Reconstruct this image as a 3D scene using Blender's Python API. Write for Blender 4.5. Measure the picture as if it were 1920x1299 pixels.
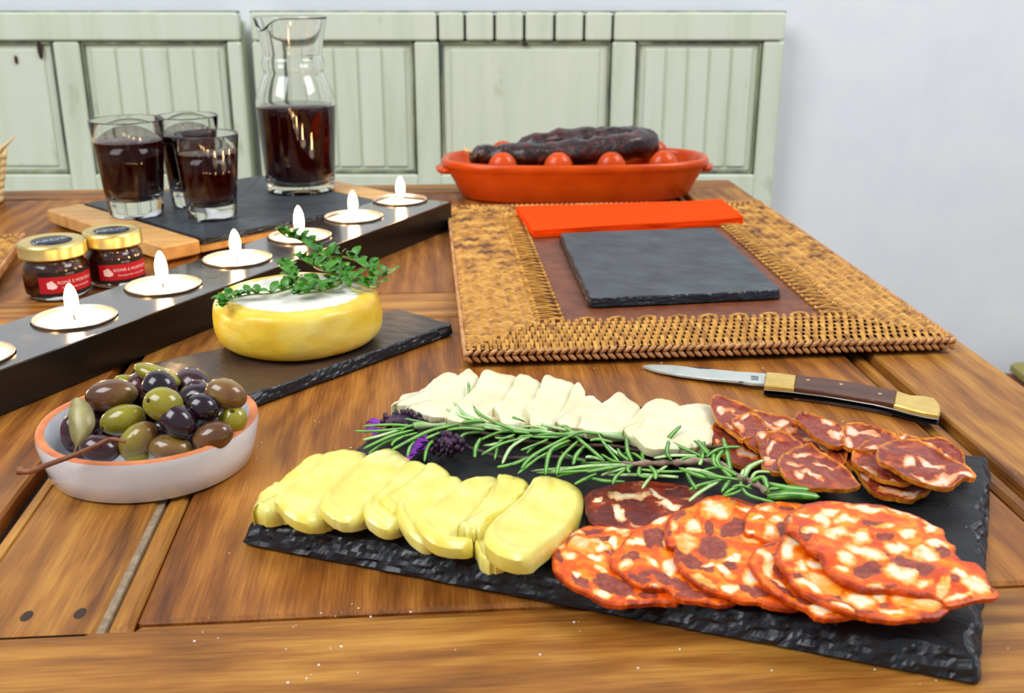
import bpy, math, random
from mathutils import Vector, noise as mnoise

# ------------------------------------------------------------------ camera, world, lights, exposure
for o in list(bpy.data.objects): bpy.data.objects.remove(o)
SC = bpy.context.scene
COL = SC.collection
random.seed(7)
H, FPX, CX, CY, PITCH = 0.20, 2030.0, 960.0, 649.5, math.radians(19.5)   # table top is z = 0
cam = bpy.data.cameras.new('camera'); camo = bpy.data.objects.new('camera', cam); COL.objects.link(camo)
camo.location = (0, 0, H); camo.rotation_euler = (math.pi/2 - PITCH, 0, 0)
cam.sensor_width = 36; cam.lens = FPX/1920*36; cam.clip_start = 0.01; cam.clip_end = 50
cam.dof.use_dof = True; cam.dof.focus_distance = 0.47; cam.dof.aperture_fstop = 20
SC.camera = camo
w = bpy.data.worlds.new('world'); SC.world = w; w.use_nodes = True
w.node_tree.nodes['Background'].inputs[0].default_value = (0.86, 0.93, 1.0, 1)
w.node_tree.nodes['Background'].inputs[1].default_value = 0.40
def area(name, loc, target, sx, sy, power, color):
    l = bpy.data.lights.new(name, 'AREA'); l.shape = 'RECTANGLE'; l.size = sx; l.size_y = sy; l.energy = power; l.color = color
    o = bpy.data.objects.new(name, l); COL.objects.link(o); o.location = loc
    o.rotation_euler = (Vector(target)-Vector(loc)).to_track_quat('-Z', 'Y').to_euler()
area('window_light', (-1.15, -0.25, 1.55), (0, 0.95, 0), 1.2, 1.2, 31, (0.97, 0.985, 1.0))
area('second_window_light', (1.25, 0.45, 1.45), (0.1, 1.0, 0), 0.9, 0.9, 20, (0.98, 0.985, 1.0))
SC.view_settings.view_transform = 'Standard'; SC.view_settings.look = 'None'
SC.view_settings.gamma = 1; SC.view_settings.use_curve_mapping = False
SC.view_settings.exposure = 0.12

# ------------------------------------------------------------------ helpers
SP, CP = math.sin(PITCH), math.cos(PITCH)
def ray(px, py):
    return Vector(((px-CX)/FPX, CP - (py-CY)/FPX*SP, -SP - (py-CY)/FPX*CP))
def at(px, py, z=0.0):                    # the point at height z that the photograph shows at this pixel
    d = ray(px, py); t = (z-H)/d.z
    return Vector((d.x*t, d.y*t, z))
def atY(px, py, Y):                       # the point at depth Y
    d = ray(px, py); t = Y/d.y
    return Vector((d.x*t, Y, H+d.z*t))
def onp(px, py, p0, gx, gy):              # the point on the plane z = z0 + gx*dx + gy*dy
    d = ray(px, py); n = Vector((-gx, -gy, 1)); o = Vector((0, 0, H))
    return o + d*((Vector(p0)-o).dot(n)/d.dot(n))
def centre(cx, base_y, z, half_px, k=1.0):   # centre and radius of a round thing whose near foot shows at base_y
    f = at(cx, base_y, z); s = ray(cx, base_y); r = half_px*(f.y*CP-(z-H)*SP)/FPX
    Y = f.y+r*k; dep = Y*CP-(z-H)*SP
    return Vector(((cx-CX)/FPX*dep, Y, z)), half_px*dep/FPX, dep/FPX
YAW = math.radians(4.6)
UX = Vector((math.cos(YAW), math.sin(YAW), 0)); VX = Vector((-math.sin(YAW), math.cos(YAW), 0)); ZX = Vector((0, 0, 1))
def T(u, v, z=0): return UX*u + VX*v + ZX*z
def lin(c):
    return tuple((x/255/12.92 if x/255 <= .04045 else ((x/255+.055)/1.055)**2.4) for x in c) + (1,)
def nz(p, s=1.0, off=0): return mnoise.noise(Vector(p)*s + Vector((off, off*1.7, off*.3)))
def spline(pts, n, closed=False):
    pts = [Vector(p) for p in pts]; m = len(pts); out = []
    segs = m if closed else m-1
    for i in range(segs):
        if closed: a, b, c, d = pts[i-1], pts[i], pts[(i+1) % m], pts[(i+2) % m]
        else: a, b, c, d = pts[max(i-1, 0)], pts[i], pts[i+1], pts[min(i+2, m-1)]
        for k in range(n):
            t = k/n
            out.append(.5*((2*b)+(c-a)*t+(2*a-5*b+4*c-d)*t*t+(3*b-a-3*c+d)*t**3))
    if not closed: out.append(pts[-1].copy())
    return out
WL = {}
def tag(o, label, cat, group=None, kind=None):
    if label: o['label'] = label
    if cat: o['category'] = cat
    if group: o['group'] = group
    if kind: o['kind'] = kind
    return o
def link(name, me, parent, origin):
    o = bpy.data.objects.new(name, me); COL.objects.link(o)
    base = Vector((0, 0, 0))
    if parent: o.parent = parent; base = WL[parent.name]
    o.location = Vector(origin)-base; WL[o.name] = Vector(origin)
    return o
def thing(name, loc, label, cat, group=None, kind=None):
    return tag(link(name, None, None, loc), label, cat, group, kind)
class G:
    def __init__(s): s.V = []; s.F = []; s.A = {}
    def v(s, *ps):
        i = len(s.V); s.V += [Vector(p) for p in ps]; return i
    def box(s, c, ax, h, bev=0.0):        # chamfered box; ax: three axes, h: half sizes
        c = Vector(c); b = min(bev, min(h)*.49)
        if b <= 0:
            i = s.v(*[c+ax[0]*x*h[0]+ax[1]*y*h[1]+ax[2]*z*h[2] for x in (-1, 1) for y in (-1, 1) for z in (-1, 1)])
            s.F += [[i+k for k in f] for f in ((0, 1, 3, 2), (4, 6, 7, 5), (0, 4, 5, 1), (2, 3, 7, 6), (0, 2, 6, 4), (1, 5, 7, 3))]; return
        rings = []
        for z, ins in ((-h[2], b), (-h[2]+b, 0), (h[2]-b, 0), (h[2], b)):
            X, Y = h[0]-ins, h[1]-ins; q = b
            pts = [(-X, -Y+q), (-X+q, -Y), (X-q, -Y), (X, -Y+q), (X, Y-q), (X-q, Y), (-X+q, Y), (-X, Y-q)]
            rings.append(s.v(*[c+ax[0]*x+ax[1]*y+ax[2]*z for x, y in pts]))
        for a, d in zip(rings, rings[1:]):
            for k in range(8): s.F.append([a+k, a+(k+1) % 8, d+(k+1) % 8, d+k])
        s.F.append([rings[0]+k for k in range(7, -1, -1)]); s.F.append([rings[-1]+k for k in range(8)])
    def rings(s, R, closed=True, cap0=True, cap1=True):    # list of equal-length point rings
        n = len(R[0]); ids = [s.v(*r) for r in R]
        for a, d in zip(ids, ids[1:]):
            for k in range(n if closed else n-1): s.F.append([a+k, a+(k+1) % n, d+(k+1) % n, d+k])
        for cap, a, r, fl in ((cap0, ids[0], R[0], 1), (cap1, ids[-1], R[-1], 0)):
            if cap:
                c = s.v(sum((Vector(p) for p in r), Vector())/n)
                for k in range(n): s.F.append([c, a+(k+1) % n, a+k] if fl else [c, a+k, a+(k+1) % n])
    def tube(s, path, rad, n=8, flat=1.0, side=None):
        path = [Vector(p) for p in path]; m = len(path); R = []
        if not hasattr(rad, '__len__'): rad = [rad]*m
        up = Vector(side) if side else Vector((0, 0, 1))
        for i, p in enumerate(path):
            d = (path[min(i+1, m-1)]-path[max(i-1, 0)]).normalized()
            a = d.cross(up)
            if a.length < 1e-4: a = d.cross(Vector((1, 0, 0)))
            a.normalize(); b = a.cross(d)
            R.append([p+a*math.cos(t)*rad[i]+b*math.sin(t)*rad[i]*flat for t in (2*math.pi*k/n for k in range(n))])
        s.rings(R)
    def lathe(s, prof, n=48, c=(0, 0, 0), cap0=True, cap1=True, fn=None, ell=1.0, rot=0.0):
        c = Vector(c); R = []
        for r, z in prof:
            ring = []
            for k in range(n):
                t = 2*math.pi*k/n; q = Vector((r*math.cos(t), r*ell*math.sin(t), z))
                if fn: q = fn(q, t)
                if rot: q = Vector((q.x*math.cos(rot)-q.y*math.sin(rot), q.x*math.sin(rot)+q.y*math.cos(rot), q.z))
                ring.append(c+q)
            R.append(ring)
        s.rings(R, True, cap0, cap1)
    def ell(s, c, ax, r, nu=16, nv=10, fn=None):           # ellipsoid
        R = []
        for j in range(1, nv):
            ph = math.pi*j/nv-math.pi/2; ring = []
            for k in range(nu):
                t = 2*math.pi*k/nu; q = Vector((math.cos(ph)*math.cos(t), math.cos(ph)*math.sin(t), math.sin(ph)))
                f = fn(q) if fn else 1
                ring.append(Vector(c)+(ax[0]*q.x*r[0]+ax[1]*q.y*r[1]+ax[2]*q.z*r[2])*f)
            R.append(ring)
        s.rings(R)
    def build(s, name, mat, parent=None, smooth=True, origin=None, label=None, sharp=None):
        if origin is None:
            lo = [min(p[i] for p in s.V) for i in range(3)]; hi = [max(p[i] for p in s.V) for i in range(3)]
            origin = Vector(((lo[0]+hi[0])/2, (lo[1]+hi[1])/2, lo[2]))
        me = bpy.data.meshes.new(name)
        me.from_pydata([tuple(p-Vector(origin)) for p in s.V], [], s.F); me.update()
        for k, vals in s.A.items():
            at_ = me.attributes.new(k, 'FLOAT', 'POINT'); at_.data.foreach_set('value', vals)
        mats = mat if isinstance(mat, (list, tuple)) else [mat]
        for m in mats: me.materials.append(m)
        if hasattr(s, 'M'): me.polygons.foreach_set('material_index', s.M)
        me.polygons.foreach_set('use_smooth', [smooth]*len(me.polygons))
        if sharp: me.set_sharp_from_angle(angle=math.radians(sharp))
        o = link(name, me, parent, origin)
        if label: o['label'] = label
        return o
XYZ = (Vector((1, 0, 0)), Vector((0, 1, 0)), Vector((0, 0, 1)))

# ------------------------------------------------------------------ materials
class N:
    def __init__(s, name):
        s.m = bpy.data.materials.new(name); s.m.use_nodes = True; s.t = s.m.node_tree
        s.b = s.t.nodes['Principled BSDF']; s.out = s.t.nodes['Material Output']
    def new(s, typ, **kw):
        n = s.t.nodes.new(typ)
        for k, v in kw.items():
            if k.startswith('i_'):
                key = k[2:].replace('_', ' '); n.inputs[key].default_value = v
            else: setattr(n, k, v)
        return n
    def l(s, a, b): s.t.links.new(a, b)
    def set(s, **kw):
        for k, v in kw.items(): s.b.inputs[k.replace('_', ' ')].default_value = v
        return s
    def coords(s, scale=(1, 1, 1), rot=0.0, rnd=True, kind='Object'):
        tc = s.new('ShaderNodeTexCoord'); mp = s.new('ShaderNodeMapping')
        mp.inputs['Rotation'].default_value = (0, 0, rot); src = tc.outputs[kind]
        if rnd:
            oi = s.new('ShaderNodeObjectInfo'); ad = s.new('ShaderNodeVectorMath', operation='ADD')
            ml = s.new('ShaderNodeMath', operation='MULTIPLY'); ml.inputs[1].default_value = 37.0
            s.l(oi.outputs['Random'], ml.inputs[0]); s.l(src, mp.inputs['Vector']); s.l(mp.outputs[0], ad.inputs[0]); s.l(ml.outputs[0], ad.inputs[1])
            sc = s.new('ShaderNodeVectorMath', operation='MULTIPLY'); sc.inputs[1].default_value = scale
            s.l(ad.outputs[0], sc.inputs[0]); return sc.outputs[0]
        s.l(src, mp.inputs['Vector'])
        sc = s.new('ShaderNodeVectorMath', operation='MULTIPLY'); sc.inputs[1].default_value = scale
        s.l(mp.outputs[0], sc.inputs[0]); return sc.outputs[0]
    def noise(s, vec, scale, detail=4, rough=.55, dist=0.0):
        n = s.new('ShaderNodeTexNoise'); n.inputs['Scale'].default_value = scale; n.inputs['Detail'].default_value = detail
        n.inputs['Roughness'].default_value = rough; n.inputs['Distortion'].default_value = dist; s.l(vec, n.inputs['Vector']); return n.outputs['Fac']
    def ramp(s, fac, stops, interp='LINEAR'):
        r = s.new('ShaderNodeValToRGB'); r.color_ramp.interpolation = interp; e = r.color_ramp.elements
        while len(e) < len(stops): e.new(.5)
        for k, (p, c) in enumerate(stops):
            e[k].position = p; e[k].color = c if len(c) == 4 else tuple(c)+(1,)
        s.l(fac, r.inputs[0]); return r.outputs[0]
    def mix(s, fac, a, b, blend='MIX'):
        n = s.new('ShaderNodeMix', data_type='RGBA', blend_type=blend)
        for sock, val in ((n.inputs[0], fac), (n.inputs[6], a), (n.inputs[7], b)):
            if isinstance(val, (int, float, tuple, list)): sock.default_value = val
            else: s.l(val, sock)
        return n.outputs[2]
    def math(s, op, a, b=0.0, clamp=False):
        n = s.new('ShaderNodeMath', operation=op, use_clamp=clamp)
        for sock, val in zip(n.inputs, (a, b)):
            if isinstance(val, (int, float)): sock.default_value = val
            else: s.l(val, sock)
        return n.outputs[0]
    def attr(s, name):
        return s.new('ShaderNodeAttribute', attribute_name=name).outputs['Fac']
    def color(s, c): s.l(c, s.b.inputs['Base Color']); return s
    def rough(s, c): s.l(c, s.b.inputs['Roughness']); return s
    def bump(s, h, dist=.0005, strength=.6):
        n = s.new('ShaderNodeBump'); n.inputs['Strength'].default_value = strength; n.inputs['Distance'].default_value = dist
        s.l(h, n.inputs['Height']); s.l(n.outputs[0], s.b.inputs['Normal']); return s
def plain(name, c, rough=.5, **kw):
    m = N(name); m.set(Base_Color=lin(c), Roughness=rough, **kw); return m.m
def mottled(name, stops, scale=60, rough=.5, bump=0, stretch=(1, 1, 1), detail=4, rot=0, **kw):
    m = N(name); v = m.coords(stretch, rot); f = m.noise(v, scale, detail)
    m.color(m.ramp(f, [(p, lin(c)) for p, c in stops])); m.set(Roughness=rough, **kw)
    if bump: m.bump(f, bump)
    return m.m
def wood(name, dark, mid, light, rot=0.0, rough=.46, knots=True, coat=.0):
    m = N(name); v = m.coords((1, 1, 1), rot)
    def stretch(vec, s):
        n = m.new('ShaderNodeVectorMath', operation='MULTIPLY'); n.inputs[1].default_value = s; m.l(vec, n.inputs[0]); return n.outputs[0]
    big = m.noise(stretch(v, (5, 60, 60)), 1.0, 5, .62, .5)
    ring = m.new('ShaderNodeTexWave', wave_type='BANDS', bands_direction='Y'); ring.inputs['Scale'].default_value = 22
    ring.inputs['Distortion'].default_value = 9; ring.inputs['Detail'].default_value = 3; ring.inputs['Detail Scale'].default_value = .9
    m.l(stretch(v, (.45, 1, 1)), ring.inputs['Vector'])
    fine = m.noise(stretch(v, (45, 900, 900)), 1.0, 3, .6)
    blot = m.noise(stretch(v, (14, 22, 22)), 1.0, 3, .5)
    a = m.math('ADD', m.math('MULTIPLY', big, .55), m.math('MULTIPLY', ring.outputs['Fac'], .09))
    a = m.math('ADD', a, m.math('MULTIPLY', fine, .30)); a = m.math('ADD', a, m.math('MULTIPLY', blot, .36))
    c = m.ramp(a, [(.44, lin(dark)), (.62, lin(mid)), (.80, lin(light))])
    scr = m.noise(stretch(v, (28, 1500, 300)), 1.0, 2, .5)
    c = m.mix(m.math('MULTIPLY', m.ramp(scr, [(.70, (0, 0, 0)), (.76, (1, 1, 1))]), .35), c, lin((222, 170, 95)))
    m.color(c); m.set(Coat_Weight=coat, Coat_Roughness=.25, Specular_IOR_Level=.35)
    m.rough(m.ramp(fine, [(.2, (rough-.08,)*3), (.8, (rough+.12,)*3)])); m.bump(a, .0006, .5)
    return m.m
def glassy(name, c, rough=0.0, ior=1.45):
    m = N(name); m.set(Base_Color=c, Roughness=rough, Transmission_Weight=1.0, IOR=ior); return m.m

M = {}
M['wall'] = mottled('white_plaster', [(.3, (231, 235, 240)), (.7, (238, 241, 244))], 18, .8, .0006)
M['floor'] = wood('floor_boards', (70, 45, 25), (105, 70, 40), (130, 90, 55))
TD, TM, TL = (82, 45, 13), (148, 92, 32), (192, 137, 56)
M['table_u'] = wood('oiled_wood_across', TD, TM, TL, -YAW)
M['table_v'] = wood('oiled_wood_along', TD, TM, TL, -YAW-math.pi/2)
M['table_panel'] = wood('oiled_wood_panel', (78, 40, 12), (138, 80, 25), (182, 119, 45), -YAW-math.pi/2)
M['groove'] = plain('dark_groove', (38, 17, 6), .7)
M['filler'] = mottled('dusty_filler', [(.3, (120, 100, 76)), (.7, (160, 142, 116))], 300, .9)
M['knot'] = plain('wood_plug', (52, 26, 12), .6)
def paint():
    m = N('worn_green_paint'); v = m.coords((14, 14, 1.5)); f = m.noise(v, 2.2, 5, .6); g = m.noise(m.coords((30, 30, 12)), 1.0, 3)
    c = m.ramp(f, [(.3, lin((204, 213, 188))), (.5, lin((218, 225, 204))), (.72, lin((224, 229, 212)))])
    c = m.mix(m.ramp(g, [(.66, (0, 0, 0)), (.74, (.5, .5, .5))]), c, lin((160, 166, 130)))
    m.color(c); m.set(Roughness=.55); m.bump(f, .001, .4); return m.m
M['paint'] = paint()
M['paint_edge'] = mottled('rubbed_paint_edge', [(.35, (84, 96, 92)), (.55, (140, 146, 112)), (.7, (176, 186, 156))], 40, .7, 0, (1, 1, .3))
M['bench_dark'] = plain('gap_shade', (70, 74, 62), .8)  # shadow in the bench gaps, put into the backing's colour
def slate_mat(name, base, rough, speck=True, brown=False, spec=.5):
    m = N(name); v = m.coords((1, 1, 1)); f = m.noise(v, 45, 6, .65); g = m.noise(m.coords((60, 160, 160), .5), 1.0, 4)
    c = m.ramp(f, [(.3, lin([x*.75 for x in base])), (.7, lin([x*1.25 for x in base]))])
    if speck:
        s = m.noise(v, 420, 2, .5); c = m.mix(m.ramp(s, [(.74, (0, 0, 0)), (.78, (.6, .6, .6))]), c, lin((150, 155, 165)))
    if brown:
        p = m.noise(v, 13, 3); c = m.mix(m.ramp(p, [(.42, (0, 0, 0)), (.62, (.75, .75, .75))]), c, lin((92, 66, 48)))
    m.set(Specular_IOR_Level=spec)
    m.color(c); m.rough(m.ramp(g, [(.2, (rough-.08,)*3), (.8, (rough+.14,)*3)]))
    m.bump(m.math('ADD', m.math('MULTIPLY', f, .7), m.math('MULTIPLY', g, .4)), .0012, .7); return m.m
M['slate'] = slate_mat('black_slate', (28, 29, 31), .44, spec=.28)
M['slate_brown'] = slate_mat('brown_mottled_slate', (34, 32, 32), .34, True, True, .4)  # brown patches mixed over the dark slate
M['slate_sheen'] = slate_mat('slate_wall_sheen', (58, 64, 70), .45, False)  # paler blue-grey base: the bright wall's reflection put into the slate colour
M['slate_edge'] = slate_mat('chipped_slate_edge', (22, 26, 33), .34)
M['pale_wood'] = wood('pale_board_wood', (180, 122, 60), (214, 160, 92), (230, 182, 116), math.radians(-8), .4)
M['holder'] = mottled('blackened_metal', [(.35, (30, 27, 26)), (.6, (48, 43, 40)), (.75, (84, 72, 60))], 70, .2, .00005, Coat_Weight=1.0, Coat_Roughness=.08, Coat_IOR=1.75)
M['holder_side'] = plain('black_lacquer', (12, 10, 11), .3)
M['cup'] = plain('aluminium_cup', (225, 205, 185), .3, Metallic=.9)
M['wax'] = plain('white_wax', (255, 248, 236), .35, Subsurface_Weight=1.0, Subsurface_Radius=(.02, .015, .01), Subsurface_Scale=.5)
M['wick'] = plain('charred_wick', (40, 26, 18), .9)
def flame():
    m = N('flame'); e = m.new('ShaderNodeEmission'); e.inputs[0].default_value = (1, .62, .26, 1); e.inputs[1].default_value = 34
    t = m.new('ShaderNodeBsdfTransparent'); a = m.new('ShaderNodeAddShader')
    m.l(e.outputs[0], a.inputs[0]); m.l(t.outputs[0], a.inputs[1]); m.l(a.outputs[0], m.out.inputs[0]); return m.m
M['flame'] = flame()
M['glass'] = glassy('clear_glass', (1, 1, 1, 1))
M['wine'] = glassy('red_wine', (.030, .0012, .0020, 1), .03, 1.34); M['wine'].node_tree.nodes['Principled BSDF'].inputs['Transmission Weight'].default_value = .12
M['jam'] = mottled('amber_jam', [(.3, (48, 14, 4)), (.55, (96, 36, 10)), (.75, (150, 70, 22))], 220, .15, 0, Transmission_Weight=.25)
M['gold'] = plain('gold_lid_metal', (232, 206, 130), .33, Metallic=.85)
M['label_red'] = plain('red_paper', (176, 8, 36), .45)
M['label_black'] = plain('black_paper', (16, 14, 18), .45)
M['ink'] = plain('white_ink', (240, 214, 222), .6)
M['sticker'] = plain('dark_sticker', (40, 44, 58), .3)
M['ink_grey'] = plain('grey_ink', (170, 176, 192), .5)
M['terracotta'] = mottled('glazed_terracotta', [(.3, (194, 66, 6)), (.7, (220, 84, 12))], 40, .25, 0, Coat_Weight=.12, Coat_Roughness=.12, Specular_IOR_Level=.3)
M['clay'] = mottled('raw_clay_rim', [(.3, (200, 104, 56)), (.7, (226, 140, 88))], 120, .6)
M['glaze'] = mottled('white_glaze', [(.25, (226, 230, 238)), (.6, (240, 242, 247))], 50, .16, .0003, Coat_Weight=.5)
def sausage():
    m = N('smoked_sausage_skin'); v = m.coords(); f = m.noise(v, 110, 5, .6, .6); g = m.noise(v, 330, 3)
    c = m.ramp(f, [(.36, lin((22, 6, 7))), (.52, lin((44, 11, 10))), (.66, lin((92, 24, 15))), (.8, lin((150, 58, 38)))])
    m.color(c); m.set(Roughness=.28, Coat_Weight=.3); m.bump(m.math('ADD', f, m.math('MULTIPLY', g, .4)), .002, .8); return m.m
M['sausage'] = sausage()
M['napkin'] = mottled('orange_red_cloth', [(.3, (252, 66, 2)), (.7, (255, 78, 6))], 400, .95, .0001, Specular_IOR_Level=.1)
M['rattan'] = mottled('honey_rattan', [(.28, (128, 76, 18)), (.5, (198, 138, 46)), (.72, (228, 174, 78))], 130, .42, 0, (1, 1, 1), 3)
M['rattan_far'] = mottled('honey_rattan_weave', [(.36, (100, 56, 14)), (.5, (190, 130, 42)), (.66, (224, 170, 76))], 70, .45, 0, (1, 1, 1), 4)
M['rattan_rim'] = mottled('braided_cane', [(.3, (158, 98, 46)), (.7, (220, 164, 108))], 90, .3)
M['cane_dark'] = plain('dark_cane_core', (52, 27, 9), .7)
M['leather'] = mottled('brown_leatherette', [(.3, (94, 44, 18)), (.55, (118, 60, 28)), (.75, (134, 74, 38))], 120, .5, .0002, (1, 1, 1), 6)
M['straw'] = mottled('pale_straw', [(.3, (204, 168, 104)), (.7, (236, 208, 150))], 90, .6)
def cheese(name, stops, rough, sss, sc=70, radius=(.008, .006, .002)):
    m = N(name); v = m.coords(); f = m.noise(v, sc, 4, .5); g = m.noise(v, 900, 2)
    m.color(m.ramp(f, [(p, lin(c)) for p, c in stops])); m.set(Roughness=rough, Subsurface_Weight=sss, Subsurface_Radius=radius, Subsurface_Scale=.5, Coat_Weight=.25, Coat_Roughness=.12)
    m.bump(m.math('ADD', f, m.math('MULTIPLY', g, .12)), .0006, .5); return m.m
M['yellow'] = cheese('soft_yellow_cheese', [(.28, (232, 210, 84)), (.5, (238, 224, 112)), (.72, (244, 236, 152))], .25, .3)
M['white'] = cheese('firm_white_cheese', [(.28, (222, 212, 164)), (.5, (230, 222, 182)), (.72, (237, 232, 200))], .42, .25)
def wheel():
    m = N('yellow_cheese_rind'); v = m.coords((1, 1, 1.6), 0, False); f = m.noise(v, 30, 5, .6); a = m.attr('bloom')
    c = m.ramp(f, [(.28, lin((236, 178, 26))), (.48, lin((243, 206, 62))), (.7, lin((248, 228, 126)))])
    n = m.noise(m.coords((1, 1, 1), 0, False), 260, 5, .7)
    k = m.ramp(m.math('ADD', a, m.math('MULTIPLY', m.math('SUBTRACT', n, .5), .55)), [(.44, (0, 0, 0)), (.62, (.92, .92, .92))])
    m.color(m.mix(k, c, lin((236, 236, 230)))); m.set(Subsurface_Weight=.25, Subsurface_Radius=(.008, .005, .002), Subsurface_Scale=.5, Coat_Weight=.1)
    m.rough(m.ramp(k, [(0, (.32,)*3), (1, (.8,)*3)])); m.bump(m.math('ADD', f, m.math('MULTIPLY', n, m.math('MULTIPLY', a, .3))), .0018, .5); return m.m
M['wheel'] = wheel()
def chorizo(name, matrix, fatcols, meatcol, rim):
    m = N(name); v = m.coords(); n1 = m.noise(v, 420, 4, .6); n2 = m.noise(v, 130, 4, .6, .4)
    base = m.ramp(n2, [(.34, lin(matrix[0])), (.5, lin(matrix[1])), (.66, lin(matrix[2]))])
    jig = m.math('ADD', m.math('MULTIPLY', m.math('SUBTRACT', n1, .5), .30), m.math('MULTIPLY', m.math('SUBTRACT', n2, .5), .42))
    meat = m.ramp(m.math('ADD', m.attr('meat'), jig), [(.33, (0, 0, 0)), (.45, (1, 1, 1))])
    mc = m.ramp(n1, [(.3, lin(meatcol[0])), (.55, lin(meatcol[1])), (.75, lin(meatcol[2]))])
    c = m.mix(meat, base, mc)
    vor = m.new('ShaderNodeTexVoronoi'); vor.inputs['Scale'].default_value = 150; m.l(v, vor.inputs['Vector'])
    sm = m.math('MULTIPLY', m.ramp(vor.outputs['Distance'], [(.26, (1, 1, 1)), (.40, (0, 0, 0))]), m.ramp(n2, [(.5, (0, 0, 0)), (.58, (1, 1, 1))]))
    sm = m.math('MULTIPLY', sm, m.math('SUBTRACT', 1.0, meat))
    c = m.mix(m.math('MULTIPLY', sm, .75), c, lin(fatcols[0]))
    fat = m.ramp(m.math('ADD', m.attr('fat'), m.math('MULTIPLY', jig, .8)), [(.28, (0, 0, 0)), (.42, (1, 1, 1))])
    fcol = m.ramp(m.math('ADD', m.math('MULTIPLY', m.attr('fat'), .9), m.math('MULTIPLY', m.math('SUBTRACT', n2, .5), 1.2)), [(.33, lin(fatcols[0])), (.50, lin(fatcols[1])), (.66, lin(fatcols[2]))])
    c = m.mix(fat, c, fcol)
    e = m.ramp(m.math('ADD', m.attr('edge'), m.math('MULTIPLY', m.math('SUBTRACT', n1, .5), .12)), [(.92, (0, 0, 0)), (.985, (1, 1, 1))])
    c = m.mix(e, c, m.ramp(n2, [(.4, lin(rim[0])), (.6, lin(rim[1]))]))
    m.color(c); m.set(Roughness=.36, Coat_Weight=.06, Coat_Roughness=.15, Specular_IOR_Level=.3, Subsurface_Weight=.08, Subsurface_Radius=(.006, .002, .001), Subsurface_Scale=.4)
    m.bump(m.math('ADD', n2, m.math('MULTIPLY', n1, .4)), .0012, .55); return m.m
FC = ((250, 150, 30), (248, 196, 130), (247, 226, 196)); MC = ((116, 40, 28), (148, 64, 46), (178, 92, 70))
M['chorizo'] = chorizo('chorizo_face', ((208, 66, 2), (236, 96, 2), (254, 156, 16)), FC, MC, ((150, 44, 6), (220, 88, 8)))
M['chorizo_dark'] = chorizo('dark_chorizo_face', ((96, 26, 10), (136, 42, 12), (186, 66, 16)), ((226, 170, 110), (236, 210, 164), (244, 230, 200)), ((80, 24, 20), (108, 38, 32), (130, 54, 44)), ((80, 26, 10), (146, 52, 16)))
M['loin'] = chorizo('cured_loin_face', ((112, 38, 26), (142, 54, 36), (184, 84, 40)), ((226, 120, 40), (232, 170, 120), (238, 206, 184)), ((118, 40, 28), (150, 64, 44), (178, 92, 66)), ((184, 92, 16), (232, 150, 46)))
def leafmat(name, a, b, mid):
    m = N(name); s = m.attr('mid'); f = m.noise(m.coords(), 160, 3)
    c = m.ramp(f, [(.35, lin(a)), (.65, lin(b))]); k = m.ramp(s, [(.55, (0, 0, 0)), (.95, (.8, .8, .8))])
    m.color(m.mix(k, c, lin(mid))); m.set(Roughness=.36, Subsurface_Weight=.1, Subsurface_Radius=(.002, .003, .001)); return m.m
M['needle'] = leafmat('rosemary_needle', (36, 106, 8), (92, 164, 26), (190, 218, 150))
M['needle_pale'] = leafmat('rosemary_needle_underside', (130, 180, 84), (176, 210, 134), (228, 236, 208))
M['stem_green'] = mottled('pale_green_stem', [(.3, (150, 186, 110)), (.7, (196, 216, 166))], 120, .5)
M['stem_brown'] = mottled('woody_stem', [(.3, (116, 92, 74)), (.7, (176, 150, 130))], 160, .6)
M['thyme'] = leafmat('thyme_leaf', (34, 98, 10), (80, 148, 28), (140, 190, 80))
M['thyme_stem'] = mottled('thyme_stem', [(.3, (150, 160, 70)), (.7, (190, 190, 104))], 120, .5)
M['thyme_woody'] = mottled('thyme_woody_stem', [(.3, (168, 128, 96)), (.7, (200, 168, 120))], 120, .5)
M['lav_dark'] = mottled('dark_lavender_bract', [(.35, (22, 14, 32)), (.55, (58, 28, 60)), (.75, (118, 62, 96))], 300, .5)
M['lav_violet'] = mottled('violet_lavender_petal', [(.3, (96, 22, 140)), (.7, (160, 60, 196))], 200, .5)
M['lav_stem'] = mottled('purple_grey_stem', [(.3, (70, 52, 62)), (.7, (112, 92, 98))], 200, .6)
M['dry_stem'] = mottled('dry_brown_stem', [(.3, (58, 40, 26)), (.7, (110, 84, 60))], 200, .7)
def olive(name, cols):
    m = N(name); v = m.coords((1, 1, 1)); f = m.noise(v, 34, 3, .5); s = m.noise(v, 700, 2)
    c = m.ramp(f, [(p, lin(c)) for p, c in cols]); c = m.mix(m.ramp(s, [(.68, (0, 0, 0)), (.74, (.5, .5, .5))]), c, lin((70, 50, 26)))
    m.color(c); m.set(Roughness=.2, Coat_Weight=.5, Coat_Roughness=.08); return m.m
M['ol_green'] = olive('green_olive', [(.3, (122, 112, 20)), (.6, (160, 148, 36)), (.8, (178, 166, 60))])
M['ol_brown'] = olive('brown_olive', [(.3, (78, 46, 28)), (.5, (112, 74, 40)), (.7, (136, 110, 44))])
M['ol_half'] = olive('half_ripe_olive', [(.38, (112, 66, 44)), (.5, (140, 110, 46)), (.64, (164, 150, 44))])
M['ol_black'] = olive('black_olive', [(.3, (22, 8, 20)), (.6, (40, 14, 30)), (.8, (66, 22, 34))])
M['ol_purple'] = olive('purple_olive', [(.3, (40, 12, 20)), (.6, (62, 20, 28)), (.8, (98, 40, 34))])
M['scar'] = plain('olive_scar', (58, 36, 16), .6)
M['leaf_dry'] = leafmat('dried_olive_leaf', (122, 112, 66), (160, 150, 96), (190, 182, 130))
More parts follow.
